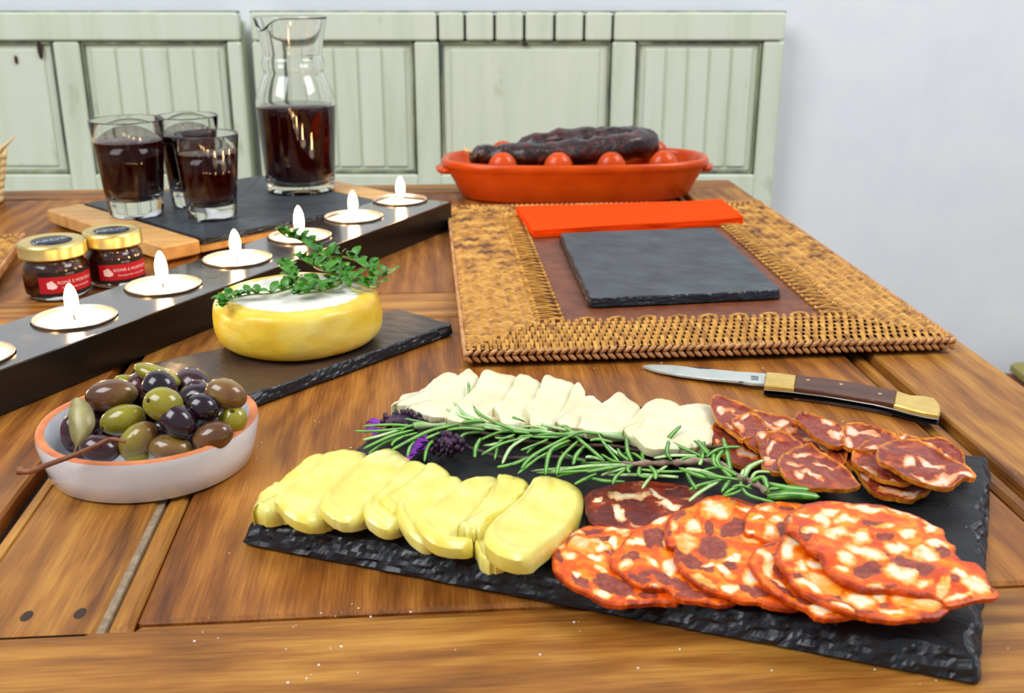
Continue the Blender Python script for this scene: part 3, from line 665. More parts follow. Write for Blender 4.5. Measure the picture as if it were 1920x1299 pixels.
# ------------------------------------------------------------------ small slate, napkin on placemat
ZM = .0092
slate('slate_tile', 'small square grey slate tile lying on the rattan placemat', [at(1104, 561, ZM+.006), at(1470, 544, ZM+.006), at(1340, 425, ZM+.006), at(1047, 436, ZM+.006)], ZM+.006, .0058, 'slate_sheen', chip=.0014, seed=12, radius=.005)
def napkin():
    zt = ZM+.0058; cs = [at(1000, 432, zt), at(1394, 407, zt), at(1352, 375, zt), at(967, 386, zt)]
    g = G(); nu, nv = 40, 16; layers = 4; out = []
    r = thing('napkin', sum(cs, Vector())/4-ZX*(zt-ZM), 'folded bright orange-red napkin between the slate tile and the dish', 'napkin')
    for L in range(layers):
        z0 = ZM+.0002+L*.0014; g = G(); top = []; bot = []
        for j in range(nv+1):
            for i in range(nu+1):
                u, v = i/nu, j/nv; ins = .0006*L
                p = (cs[0].lerp(cs[1], u)).lerp(cs[3].lerp(cs[2], u), v)
                k = .0007*nz((u*4, v*3, L*.35), 1)+.0005*math.sin(u*5)*(1-v)
                p = Vector((p.x+.0012*nz((v*5, L, 3))*(abs(u-.5)*2)**6, p.y+.0010*nz((u*6, L, 9))*(abs(v-.5)*2)**6, z0+.00125+k*(L+1)/layers+.0012*(max(0, u-.8)/.2)**2*(L/3)))
                top.append(p); bot.append(p-ZX*.0012)
        a = g.v(*top); b = g.v(*bot); W1 = nu+1
        for j in range(nv):
            for i in range(nu):
                q = j*W1+i; g.F.append([a+q, a+q+1, a+q+1+W1, a+q+W1]); g.F.append([b+q+W1, b+q+1+W1, b+q+1, b+q])
        edge = [i for i in range(W1)]+[j*W1+nu for j in range(1, nv+1)]+[nv*W1+i for i in range(nu-1, -1, -1)]+[j*W1 for j in range(nv-1, 0, -1)]
        for x, y in zip(edge, edge[1:]+edge[:1]): g.F.append([b+x, b+y, a+y, a+x])
        g.build('cloth_layer', M['napkin'], r, True, None, None, 50)
napkin()

# ------------------------------------------------------------------ terracotta sausage roaster
def roaster():
    f = at(1082, 383, 0); s = scale_at(f); ln = 220*s; c = Vector((f.x, f.y+.042, 0)); sc = scale_at(c); ra = 242*sc; rb = 213*sc
    ht = atY(1082, 292, c.y).z; el = .44; rot = YAW*.6
    r = thing('roasting_dish', c, 'oval orange terracotta roasting dish at the far end of the table', 'dish')
    prof = [(.001, .0015), (rb*.94, 0), (rb, .003), (rb+(ra-rb)*.45, ht*.45), (ra*.985, ht*.72), (ra*1.0, ht*.80), (ra*1.018, ht*.84), (ra*1.022, ht*.93), (ra*1.01, ht), (ra*.985, ht*1.01), (ra*.965, ht*.98), (ra*.955, ht*.9), (rb+(ra-rb)*.2-.006, ht*.35), (rb*.9, .008), (.001, .007)]
    def sup(q, a):
        ca, sa = math.cos(a), math.sin(a); k = (abs(ca)**2.6+abs(sa)**2.6)**(-1/2.6); e = 1+.0*k
        return Vector((q.x*k*e, q.y*k, q.z))
    g = G(); g.lathe(prof, 96, c, True, True, sup, el, rot); g.build('dish_body', M['terracotta'], r)
    for sx in (-1, 1):                   # the little ledge handles at both ends
        g = G(); ctr = c+Vector((math.cos(rot), math.sin(rot), 0))*sx*ra*.985+ZX*ht*.70
        g.ell(ctr, (Vector((math.cos(rot), math.sin(rot), 0)), Vector((-math.sin(rot), math.cos(rot), 0)), ZX), (.0105, .020, .0045), 24, 10, lambda q: 1 if q.z > 0 else .9); g.build('lug_handle', M['terracotta'], r)
    for px in (948, 1048, 1143, 1238):   # cross ridges that carry the sausage
        x = (px-1082)*sc; g = G(); ew = ra*el*.84*math.sqrt(max(.1, 1-(x/ra)**2*.55)); p = c+Vector((x, x*math.tan(rot), 0)); R = []
        for k in range(9):                                     # low bar across the floor of the dish
            u = -.9+1.8*k/8
            R.append([p+Vector((math.cos(math.pi*a/8)*.008, u*ew, .006+ht*.45*math.sin(math.pi*a/8)**.6)) for a in range(9)])
        g.rings(R)
        for sy in (-1, 1): g.ell(p+Vector((0, sy*ew*.80, ht*.80)), XYZ, (.0135, .0095, ht*.46), 20, 12)
        g.build('cross_ridge', M['terracotta'], r)
    zt = ht*1.0; e = Vector((math.cos(rot), math.sin(rot), 0))
    # horseshoe sausage: front leg, bend at the right, rear leg raised
    K = [atY(882, 285, c.y-.018), atY(900, 292, c.y-.018), atY(950, 292, c.y-.020), atY(1030, 291, c.y-.020), atY(1110, 284, c.y-.018), atY(1180, 274, c.y-.014), atY(1212, 268, c.y+.002), atY(1190, 262, c.y+.020), atY(1120, 262, c.y+.022), atY(1040, 268, c.y+.022), atY(960, 284, c.y+.020)]
    path = spline(K, 8); m = len(path); rad = []
    for i, p in enumerate(path):
        t = i/(m-1); b = 22*sc*(1-.80*math.exp(-(t/.045)**2))*(1-.6*math.exp(-((1-t)/.03)**2))*(.86+.24*min(1, t/.35)); rad.append(b*(1+.05*math.sin(i*1.35)+.05*nz(p, 60)))
    sg = G(); m_ = 22
    for i, p in enumerate(path): pass
    sg.tube(path, rad, m_); sg.V = [v+Vector((nz(v, 130), nz(v, 130, 5), nz(v, 130, 9)))*.0022 for v in sg.V]
    st = thing('smoked_sausage', (path[m//2].x, path[m//2].y, min(v.z for v in sg.V)), 'dark wrinkled smoked sausage folded in two in the orange dish', 'sausage')
    sg.build('casing', M['sausage'], st)
    g = G(); p0 = path[0]; g.tube([p0+Vector((.002, 0, 0)), p0+Vector((-.004, 0, .001)), p0+Vector((-.006, 0, .004))], [.0022, .0012, .0008], 8); g.build('tied_end', M['straw'], st)
roaster()

# straw basket edge, far left
def basket():
    e = atY(2, 320, .93); R_ = .07; c = Vector((e.x-R_, .93, 0)); zt = atY(0, 292, .93).z
    b = thing('straw_basket', c, 'pale straw basket with one pointed reed end, at the far left edge', 'basket')
    n = 14
    for k in range(n):
        z = zt*(k+.5)/n; g = G(); r = R_*(.86+.14*k/n); g.tube([c+Vector((math.cos(a)*r, math.sin(a)*r, z+.0012*math.sin(9*a+k*math.pi))) for a in (2*math.pi*j/48 for j in range(49))], zt/n*.56, 8); g.build('straw_coil', M['straw'], b)
    g = G(); g.lathe([(.001, .001), (R_*.83, .001), (R_*.83, .004), (.001, .004)], 40, c); g.build('base', M['straw'], b)
    a, t = atY(-14, 300, .93), atY(27, 257, .93); g = G(); g.tube([a-ZX*.02, a, a.lerp(t, .5)+ZX*.001, t], [.004, .0045, .0035, .0012], 8, .5); g.build('reed_end', M['straw'], b)
basket()

# ------------------------------------------------------------------ cheese wheel and thyme
def cheese_wheel():
    c, r, s = centre(562, 679, ZC, 152, .86); top = atY(560, 548, c.y).z-ZC
    ht = top
    prof = [(.0008, .0003), (r*.62, 0), (r*.78, .001), (r*.90, ht*.08), (r*.965, ht*.20), (r*.995, ht*.36), (r*1.0, ht*.55), (r*.990, ht*.72), (r*.972, ht*.86), (r*.935, ht*.95), (r*.87, ht*.995), (r*.76, ht*1.0), (r*.6, ht*.992), (r*.45, ht*.985), (r*.3, ht*.985), (r*.15, ht*.985), (.0008, ht*.985)]
    prof = [(p.x, p.y) for p in spline([(a, b, 0) for a, b in prof], 2)]
    def wob(q, a):
        k = 1+.03*nz((math.cos(a), math.sin(a), q.z*30), 1.5, 4)+.012*nz((math.cos(a), math.sin(a), q.z*30), 5, 2)+.012*math.sin(3*a+1); return Vector((q.x*k, q.y*k, q.z*(1+.03*nz((q.x*40, q.y*40, 0)))))
    g = G(); g.lathe(prof, 96, c, True, True, wob)
    bl = []
    for v in g.V:
        q = v-c; rr = math.hypot(q.x, q.y)/r; bl.append(max(0, min(1, (.93-rr)/.30)) if q.z > ht*.9 else 0.0)
    g.A['bloom'] = bl
    tag(g.build('whole_cheese', M['wheel'], None, True, c), 'whole small yellow cheese wheel with white mould on top', 'cheese'); return c, r, ht
CWC, CWR, CWH = cheese_wheel()
def oval_leaf(g, base, dr, up, L, wd, fold=.25):
    dr = dr.normalized(); sd = dr.cross(up).normalized(); nn = sd.cross(dr); n = 5; rows = []
    for k in range(n+1):
        t = k/n; w_ = wd*math.sin(math.pi*min(1, max(.06, t*.94+.03)))**.8; p = base+dr*L*t+nn*(L*.18*math.sin(math.pi*t*.8))
        rows.append([p-sd*w_+nn*w_*fold, p, p+sd*w_+nn*w_*fold])
    ids = [g.v(*r) for r in rows]
    for a, b in zip(ids, ids[1:]): g.F += [[a, a+1, b+1, b], [a+1, a+2, b+2, b+1]]
    return [0, 1, 0]*(n+1)
def thyme():
    zt = ZC+CWH; rnd = random.Random(3)
    def sprig(label, stems, woody):
        P0 = stems[0][0]; allp = [p for s_ in stems for p in s_]
        t = thing('thyme_sprig', (P0.x, P0.y, zt), label, 'herb', 'thyme sprigs on the cheese')
        for si, s_ in enumerate(stems):
            path = spline(s_, 6); m = len(path)
            g = G(); g.tube(path, [.00085*(1-.55*i/m) for i in range(m)], 6); g.build('stem', M['thyme_woody'] if si in woody else M['thyme_stem'], t)
            L = sum((b-a).length for a, b in zip(path, path[1:])); acc = 0; nxt = .006
            for a, b in zip(path, path[1:]):
                acc += (b-a).length
                if acc >= nxt:
                    dens = acc/L; nxt += .0060+.0026*rnd.random()-.0018*dens; dd = (b-a).normalized(); rot0 = rnd.random()*6.28
                    for q in range(2 if dens < .45 else 4):
                        side = Vector((math.cos(rot0+q*math.pi*(1 if q < 2 else .5)), math.sin(rot0+q*math.pi*(1 if q < 2 else .5)), .15+.5*rnd.random())); dr = (side+dd*.55).normalized()
                        g = G(); Lf = .0058+.0034*rnd.random(); mid = oval_leaf(g, b, dr, Vector((.1, -.3, 1)), Lf, Lf*.30); g.A['mid'] = [float(x)*.5 for x in mid]; g.build('leaf', M['thyme'], t)
            g = None
            for q in range(5):
                g = G(); a = q*1.257; mid = oval_leaf(g, path[-1], (path[-1]-path[-3]).normalized()*.6+Vector((math.cos(a), math.sin(a), .4))*.7, ZX, .0052, .0015); g.A['mid'] = [float(x)*.5 for x in mid]; g.build('leaf', M['thyme'], t)
    def S(pts, z0, z1): n = len(pts)-1; return [at(x, y, zt+z0+(z1-z0)*k/n) for k, (x, y) in enumerate(pts)]
    sprig('thyme sprig arching up in front of a candle flame', [S([(741, 505), (714, 518), (676, 492), (646, 482), (611, 480), (583, 461), (572, 455), (556, 447), (539, 444), (528, 438)], .004, .022)], ())
    sprig('thyme sprig lying across the middle of the cheese top', [S([(714, 519), (680, 527), (653, 515), (623, 511), (595, 504), (579, 491), (562, 485)], .003, .010), S([(634, 536), (588, 539), (560, 529), (542, 509), (532, 497)], .002, .009), S([(678, 548), (657, 539), (641, 509), (620, 499)], .001, .007), S([(640, 530), (610, 545), (585, 548), (560, 552)], .002, .003)], (0,))
    sprig('thyme sprig trailing over the left rim of the cheese', [S([(716, 528), (699, 539), (669, 529), (623, 526), (576, 532), (542, 541), (509, 550), (472, 552), (445, 557), (424, 562), (417, 575)], .002, .002)], ())
thyme()

# ------------------------------------------------------------------ olive dish and olives
def olive_dish():
    c = at(288, 863, 0)
    R_ = 210*scale_at(at(280, 815, .02)); ht = .0196; rb = R_*.915
    d = thing('olive_dish', c, 'round white glazed dish with bare clay rim full of olives', 'dish')
    prof = [(.001, .0010), (rb*.95, 0), (rb, .0012), (R_*.955, ht*.45), (R_*.99, ht*.82), (R_*.985, ht*.96)]
    g = G(); wob = lambda q, a: Vector((q.x*(1+.008*math.sin(3*a)), q.y*(1+.008*math.cos(2*a)), q.z))
    g.lathe(prof, 80, c, True, False, wob); g.build('outer_glaze', M['glaze'], d)
    g = G(); g.lathe([(R_*.985, ht*.955), (R_*.970, ht*1.0), (R_*.94, ht*1.005), (R_*.905, ht*.96)], 80, c, False, False, wob); g.build('clay_rim', M['clay'], d)
    g = G(); g.lathe([(R_*.908, ht*.965), (R_*.895, ht*.85), (R_*.80, .006), (R_*.72, .0045), (.001, .0045)], 80, c, False, True, wob); g.build('inner_glaze', M['glaze'], d)
    return c, R_, ht
ODC, ODR, ODH = olive_dish()
OL = [  # zoom px, py, rx, ry, tilt, height, material, label
 (770, 300, 187, 112, -8, .030, 'ol_brown', 'large brown olive at the upper left of the heap'),
 (1105, 250, 132, 122, 60, .036, 'ol_black', 'black olive on top of the heap, at the back'),
 (1090, 160, 175, 66, 22, .031, 'ol_green', 'long green olive lying at the very back of the heap'),
 (870, 205, 90, 50, 5, .027, 'ol_green', 'green olive mostly hidden behind the large brown olive'),
 (1130, 360, 143, 120, 10, .033, 'ol_green', 'cracked green olive with a stem scar in the middle of the heap'),
 (850, 468, 165, 106, -16, .024, 'ol_green', 'bright green olive with a dark end hole, left of centre'),
 (1237, 478, 138, 112, 40, .027, 'ol_black', 'glossy black olive at the front centre of the heap'),
 (1405, 385, 122, 102, 15, .030, 'ol_black', 'dark wine-black olive right of the middle'),
 (1565, 290, 152, 106, 18, .033, 'ol_half', 'half-ripe olive with brown blush at the upper right'),
 (1612, 470, 98, 104, 40, .023, 'ol_green', 'dented green olive by the right rim'),
 (1475, 585, 148, 104, -22, .021, 'ol_brown', 'brown olive with an end hole at the right front'),
 (955, 610, 160, 108, -42, .019, 'ol_half', 'olive-green long olive at the front, left of the centre'),
 (1182, 668, 165, 94, 8, .016, 'ol_half', 'brown and green olive lying at the front rim'),
 (690, 668, 145, 98, 12, .017, 'ol_purple', 'dark purple olive behind the brown twig'),
 (945, 722, 86, 56, -5, .013, 'ol_green', 'smallest green olive at the front rim'),
 (505, 540, 88, 130, 12, .020, 'ol_purple', 'dark olive behind the dry leaf at the left rim'),
 (1350, 262, 84, 72, -30, .028, 'ol_purple', 'dark olive peeping out behind the half-ripe one'),
 (640, 500, 105, 100, 30, .017, 'ol_black', 'black olive deep in the gap beside the dry leaf'),
 (1120, 545, 90, 80, 0, .014, 'ol_purple', 'dark olive deep in the gap below the cracked one')]
def olives():
    for i, (x, y, rx, ry, tilt, z, mt, lab) in enumerate(OL):
        px, py = x/3.692, 660+y/3.692; c = at(px, py, z); s = scale_at(c)/3.692; a = math.radians(-tilt)
        rt = Vector((1, 0, 0)); up = Vector((0, SP, CP)); ax = rt*math.cos(a)+up*math.sin(a); bx_ = -rt*math.sin(a)+up*math.cos(a); cz = ax.cross(bx_)
        rx_, ry_ = rx*s, ry*s; rz = min(max(ry_, rx_*.62), rx_*.8); sd = random.random()*9
        fn = lambda q: 1+.03*nz(q, 1.6, sd)-.02*abs(q.x)**3
        if rx < ry: L = 'y'
        lo = c.z-max(ry_, rz)*.95
        t = thing('olive', (c.x, c.y, max(.0046, lo)), lab, 'olive', 'olives in the white dish')
        g = G(); g.ell(c, (ax, bx_, cz), (rx_, ry_, rz), 28, 18, fn)
        # close the ellipsoid along the long axis for a clean pole
        g.build('flesh', M[mt], t)
        if i in (4, 5, 10, 9):
            dirp = {4: (-.55, .15), 5: (-.78, -.15), 10: (-.55, -.45), 9: (-.35, .55)}[i]
            q = Vector((dirp[0], dirp[1], math.sqrt(max(.05, 1-dirp[0]**2-dirp[1]**2)))); p = c+ax*q.x*rx_+bx_*q.y*ry_+cz*q.z*rz
            g = G(); nn = (p-c).normalized(); g.ell(p, (nn.cross(ZX).normalized(), nn.cross(nn.cross(ZX)).normalized(), nn), (.0011, .0009, .0003), 12, 6); g.build('stem_scar', M['scar'], t)
olives()
DEEP = [(.0275*math.cos(math.radians(t)), .0275*math.sin(math.radians(t)), .0130) for t in (-2, 32, 64, 96, 128, 160, 186)]
DEEP += [(-.012, .004, .0125), (.012, .006, .0125), (0, .020, .0128), (-.019, .010, .0240), (.001, .012, .0235), (.020, .009, .0240), (-.009, .026, .0235), (.012, .026, .0240)]
for i, (x, y, z) in enumerate(DEEP):     # the lower layers that carry the heap
    c = Vector((ODC.x+x, ODC.y+y, z)); a = i*1.3; ax = Vector((math.cos(a), math.sin(a), .12*math.sin(i*2.1))).normalized(); bx_ = ax.cross(ZX).normalized()
    g = G(); g.ell(c, (ax, bx_, ax.cross(bx_)), (.0105, .0078, .0078), 24, 14); t = thing('olive', (c.x, c.y, z-.0078), 'dark olive lying deep in the heap, glimpsed between larger olives', 'olive', 'olives in the white dish')
    g.build('flesh', M['ol_purple' if i % 3 else 'ol_black'], t)
def twig():
    zs = lambda x, y, z: at(x/3.692, 660+y/3.692, z)
    t = thing('olive_twig', zs(500, 720, .0205), 'brown olive twig with one dry leaf resting on the rim of the white dish', 'twig')
    path = spline([zs(128, 822, .0215), zs(210, 826, .0215), zs(330, 780, .0225), zs(510, 715, .0245), zs(640, 660, .029), zs(740, 610, .0315), zs(790, 602, .0325), zs(868, 622, .0315)], 5)
    g = G(); g.tube(path, [.0007+.0005*(1-i/len(path))+(.0005 if i < 2 else 0) for i in range(len(path))], 8); g.build('stem', M['twig'], t)
    lp = spline([zs(512, 700, .0250), zs(540, 620, .030), zs(560, 520, .035), zs(550, 400, .040), zs(532, 315, .043)], 5); m = len(lp); g = G(); mid = []
    rows = []
    for i, p in enumerate(lp):
        u = i/(m-1); w_ = .0044*(math.sin(math.pi*min(1, max(0, (u-.18)/.82)))**.75 if u > .18 else 0)+.0004
        dv = Vector((1, .15, 0)).normalized(); rows.append([p-dv*w_+Vector((0, .0008, 0))*(w_/.005), p, p+dv*w_+Vector((0, .0012, 0))*(w_/.005)])
    ids = [g.v(*r) for r in rows]
    for a, b in zip(ids, ids[1:]): g.F += [[a, a+1, b+1, b], [a+1, a+2, b+2, b+1]]
    g.A['mid'] = [x for _ in rows for x in (.35, .85, .35)]; o = g.build('leaf', M['leaf_dry'], t)
    sm = o.modifiers.new('thickness', 'SOLIDIFY'); sm.thickness = .0004
twig()

# ------------------------------------------------------------------ slices
def pxslice(name, mat, outline, z, gx, gy, th, n=4, nr=10, profile=None, wav=.0, fat=(), meat=(), seed=0, jag=0.0, sh=0.0):
    O_ = [Vector((x, y, 0)) for x, y in outline]; per = spline(O_, n, True); m = len(per)
    if jag: per = [p+Vector((nz(p, .11, seed), nz(p, .11, seed+4), 0))*jag+Vector((nz(p, .31, seed), nz(p, .31, seed+4), 0))*jag*.6 for p in per]
    c = sum(per, Vector())/m; p0 = at(c.x, c.y, z); g = G()
    if sh:
        hp = th*CP/scale_at(p0)*sh; q_ = []
        for i, p in enumerate(per):
            d_ = (per[(i+1) % m]-per[i-1]).normalized(); nn = Vector((-d_.y, d_.x, 0))
            if nn.dot(p-c) < 0: nn = -nn
            q_.append(p-Vector((0, max(0, nn.y)*hp, 0)))
        per = q_
    R = []; edge = []; PX = []
    for k in range(nr, 0, -1):
        u = (k/nr)**.8; ring = []
        for p in per:
            q = c+(p-c)*u; w_ = onp(q.x, q.y, p0, gx, gy); dz = (profile(u) if profile else 0)
            if wav: dz += wav*nz((w_.x, w_.y, seed), 45, seed)*(.35+.65*u)+wav*.5*nz((w_.x, w_.y, seed), 120, seed+2)
            ring.append(w_+ZX*dz); edge.append(u); PX.append(q)
        R.append(ring)
    # vertical wall and underside
    low = [p-ZX*th*.55 for p in R[0]]; cw = sum(R[0], Vector())/m
    bot = [cw+(p-cw)*.985-ZX*th for p in R[0]]
    low = [cw+(p-cw)*1.0-ZX*th*.5 for p in R[0]]
    RR = [bot, low]+R; g.rings(RR)
    full = [Vector((0, 0, 0))]*0
    ed = [1.0]*(2*m)+edge; PXX = [p for p in per]*2+PX
    ed += [.0, .0]; PXX += [c, c]
    if mat in ('chorizo', 'chorizo_dark', 'loin'):
        def field(L):
            out = []
            for q in PXX:
                b = 0.0; wv = Vector((q.x, q.y, seed*5)); q = q+Vector((nz(wv, .035), nz(wv, .035, 7), 0))*9+Vector((nz(wv, .11, 3), nz(wv, .11, 11), 0))*4
                for e in L:
                    a = math.radians(e[4] if len(e) > 4 else 0); dx, dy = q.x-e[0], q.y-e[1]
                    X_ = (dx*math.cos(a)+dy*math.sin(a))/e[2]; Y_ = (-dx*math.sin(a)+dy*math.cos(a))/e[3]
                    b = max(b, min(1-(abs(X_)**2.4+abs(Y_)**2.4)**(1/2.4)*.6, .48+.52*((e[0]*7.3+e[1]*3.1) % 1.7)/1.2))
                out.append(max(0.0, b))
            return out
        g.A['fat'] = field(fat); g.A['meat'] = field(meat); g.A['edge'] = ed
    g.F = [f[::-1] for f in g.F]
    return g.build(name, M[mat], None, True, None, None, 38)
Zb = ZS
# soft yellow slices, left to right, each lying on the one before it
YS = [
 ([(488, 920), (513, 906), (549, 880), (584, 851), (609, 848), (606, 880), (568, 930), (545, 958), (530, 968), (499, 970), (472, 958), (478, 940)], .0072, 'leftmost yellow cheese slice, broken end facing the board corner'),
 ([(513, 931), (534, 911), (559, 894), (584, 872), (607, 847), (637, 838), (660, 838), (688, 848), (684, 872), (660, 900), (640, 930), (634, 960), (623, 976), (607, 984), (580, 987), (556, 979), (538, 966), (525, 950)], .0078, 'second yellow cheese slice from the left, rounded'),
 ([(600, 941), (609, 920), (637, 892), (681, 855), (708, 839), (734, 835), (752, 844), (772, 860), (758, 892), (735, 920), (715, 945), (705, 966), (690, 975), (669, 983), (646, 984), (623, 974), (603, 955)], .0084, 'third yellow cheese slice from the left, broad with rounded ends'),
 ([(682, 952), (690, 934), (708, 917), (736, 886), (757, 867), (775, 859), (793, 863), (812, 878), (806, 905), (785, 935), (770, 965), (757, 986), (731, 996), (708, 989), (688, 972)], .0082, 'fourth yellow cheese slice from the left, thin curled edge'),
 ([(711, 933), (735, 918), (759, 904), (790, 879), (812, 862), (846, 885), (838, 915), (810, 945), (780, 960), (748, 968), (725, 953)], .0092, 'fifth yellow cheese slice, with a pointed far corner'),
 ([(743, 950), (759, 922), (785, 908), (812, 895), (854, 888), (869, 902), (862, 930), (835, 970), (815, 1005), (803, 1024), (780, 1014), (757, 988)], .0090, 'sixth yellow cheese slice, thin and long'),
 ([(777, 976), (790, 960), (812, 940), (840, 917), (865, 898), (890, 889), (911, 886), (934, 891), (938, 925), (915, 960), (900, 990), (888, 1010), (885, 1026), (865, 1033), (822, 1026), (794, 1004)], .0098, 'seventh yellow cheese slice, thick rounded near end'),
 ([(853, 988), (868, 973), (883, 957), (905, 930), (930, 900), (943, 884), (968, 889), (991, 898), (985, 930), (950, 965), (912, 985), (898, 1000), (886, 1003), (865, 996)], .0112, 'eighth yellow cheese slice, narrow with a ragged near end'),
 ([(888, 1006), (902, 992), (930, 975), (965, 985), (970, 1030), (942, 1056), (920, 1058), (905, 1056), (898, 1035)], .0074, 'small yellow cheese offcut half hidden under the last slice'),
 ([(909, 992), (920, 978), (936, 962), (971, 932), (990, 908), (1003, 892), (1020, 888), (1042, 890), (1077, 904), (1093, 922), (1090, 962), (1062, 1003), (1024, 1032), (992, 1056), (964, 1058), (934, 1046), (912, 1022)], .0120, 'largest yellow cheese slice, rightmost and on top of its row')]
for k, (ol, z, lab) in enumerate(YS):
    thk = .0052 if k in (0, 9) else .0039; gx = -.02 if k == 0 else (-.03 if k == 8 else -.30)
    prof = lambda u: -.0016*max(0, (u-.90)/.10)**2+.0007*math.exp(-((u-.84)/.07)**2)-.0004*(1-u)
    tag(pxslice('cheese_slice', 'yellow', ol, Zb+(z if k in (0, 8) else .0086+.00012*k+(.0012 if k in (7, 9) else 0)), gx, -.02, thk, 4, 14, prof, .0005, seed=k*3+1, jag=1.2 if k not in (0, 7, 8) else 4, sh=.55), lab, 'cheese', 'yellow cheese slices on the slate')
WS = [
 ([(733, 757), (766, 745), (795, 727), (819, 706), (837, 695), (848, 696), (858, 703), (845, 735), (805, 764), (768, 768), (740, 765)], .0074, 'leftmost white cheese slice with a square cut end'),
 ([(761, 764), (773, 757), (802, 743), (837, 718), (860, 700), (878, 689), (888, 696), (897, 708), (885, 745), (868, 770), (845, 786), (830, 788), (802, 784), (776, 773)], .0082, 'second white cheese slice from the left'),
 ([(834, 782), (855, 758), (890, 722), (908, 691), (938, 697), (968, 705), (962, 735), (945, 768), (942, 790), (905, 796), (862, 795)], .0084, 'third white cheese slice from the left, straight far edge'),
 ([(922, 764), (943, 746), (961, 720), (975, 698), (1013, 714), (1008, 745), (1005, 780), (990, 800), (960, 801), (942, 795), (937, 778)], .0086, 'fourth white cheese slice with a broken left edge'),
 ([(987, 757), (1002, 742), (1012, 720), (1022, 700), (1050, 709), (1077, 720), (1068, 752), (1058, 784), (1045, 802), (1018, 805), (997, 798), (992, 776)], .0090, 'fifth white cheese slice with a torn left edge'),
 ([(1039, 789), (1054, 766), (1066, 742), (1077, 721), (1087, 715), (1094, 726), (1100, 741), (1110, 739), (1131, 757), (1126, 790), (1094, 808), (1064, 802)], .0086, 'sixth white cheese slice with a crumbled peak'),
 ([(1087, 806), (1090, 786), (1094, 769), (1112, 763), (1139, 748), (1161, 731), (1179, 744), (1200, 761), (1190, 790), (1178, 812), (1163, 820), (1127, 817)], .0084, 'seventh white cheese slice, cracked across its near corner'),
 ([(1168, 802), (1184, 784), (1200, 765), (1213, 753), (1226, 745), (1242, 745), (1276, 759), (1278, 800), (1235, 828), (1195, 828), (1173, 812)], .0088, 'eighth white cheese slice, partly under the last one'),
 ([(1187, 813), (1200, 795), (1212, 780), (1231, 768), (1272, 759), (1310, 753), (1333, 759), (1342, 790), (1336, 820), (1330, 836), (1290, 846), (1228, 846), (1206, 836)], .0098, 'largest white cheese slice, rightmost of its row beside the sausage')]
for k, (ol, z, lab) in enumerate(WS):
    prof = lambda u: -.0007*max(0, (u-.94)/.06)**2
    tag(pxslice('cheese_slice', 'white', ol, Zb+z, -.01 if k == 0 else -.28, 0, .0060 if k == 0 else .0036, 5, 10, prof, .0006, sh=.5, seed=40+k*3, jag=2.2 if k in (3, 4, 5) else 1.0), lab, 'cheese', 'white cheese slices on the slate')
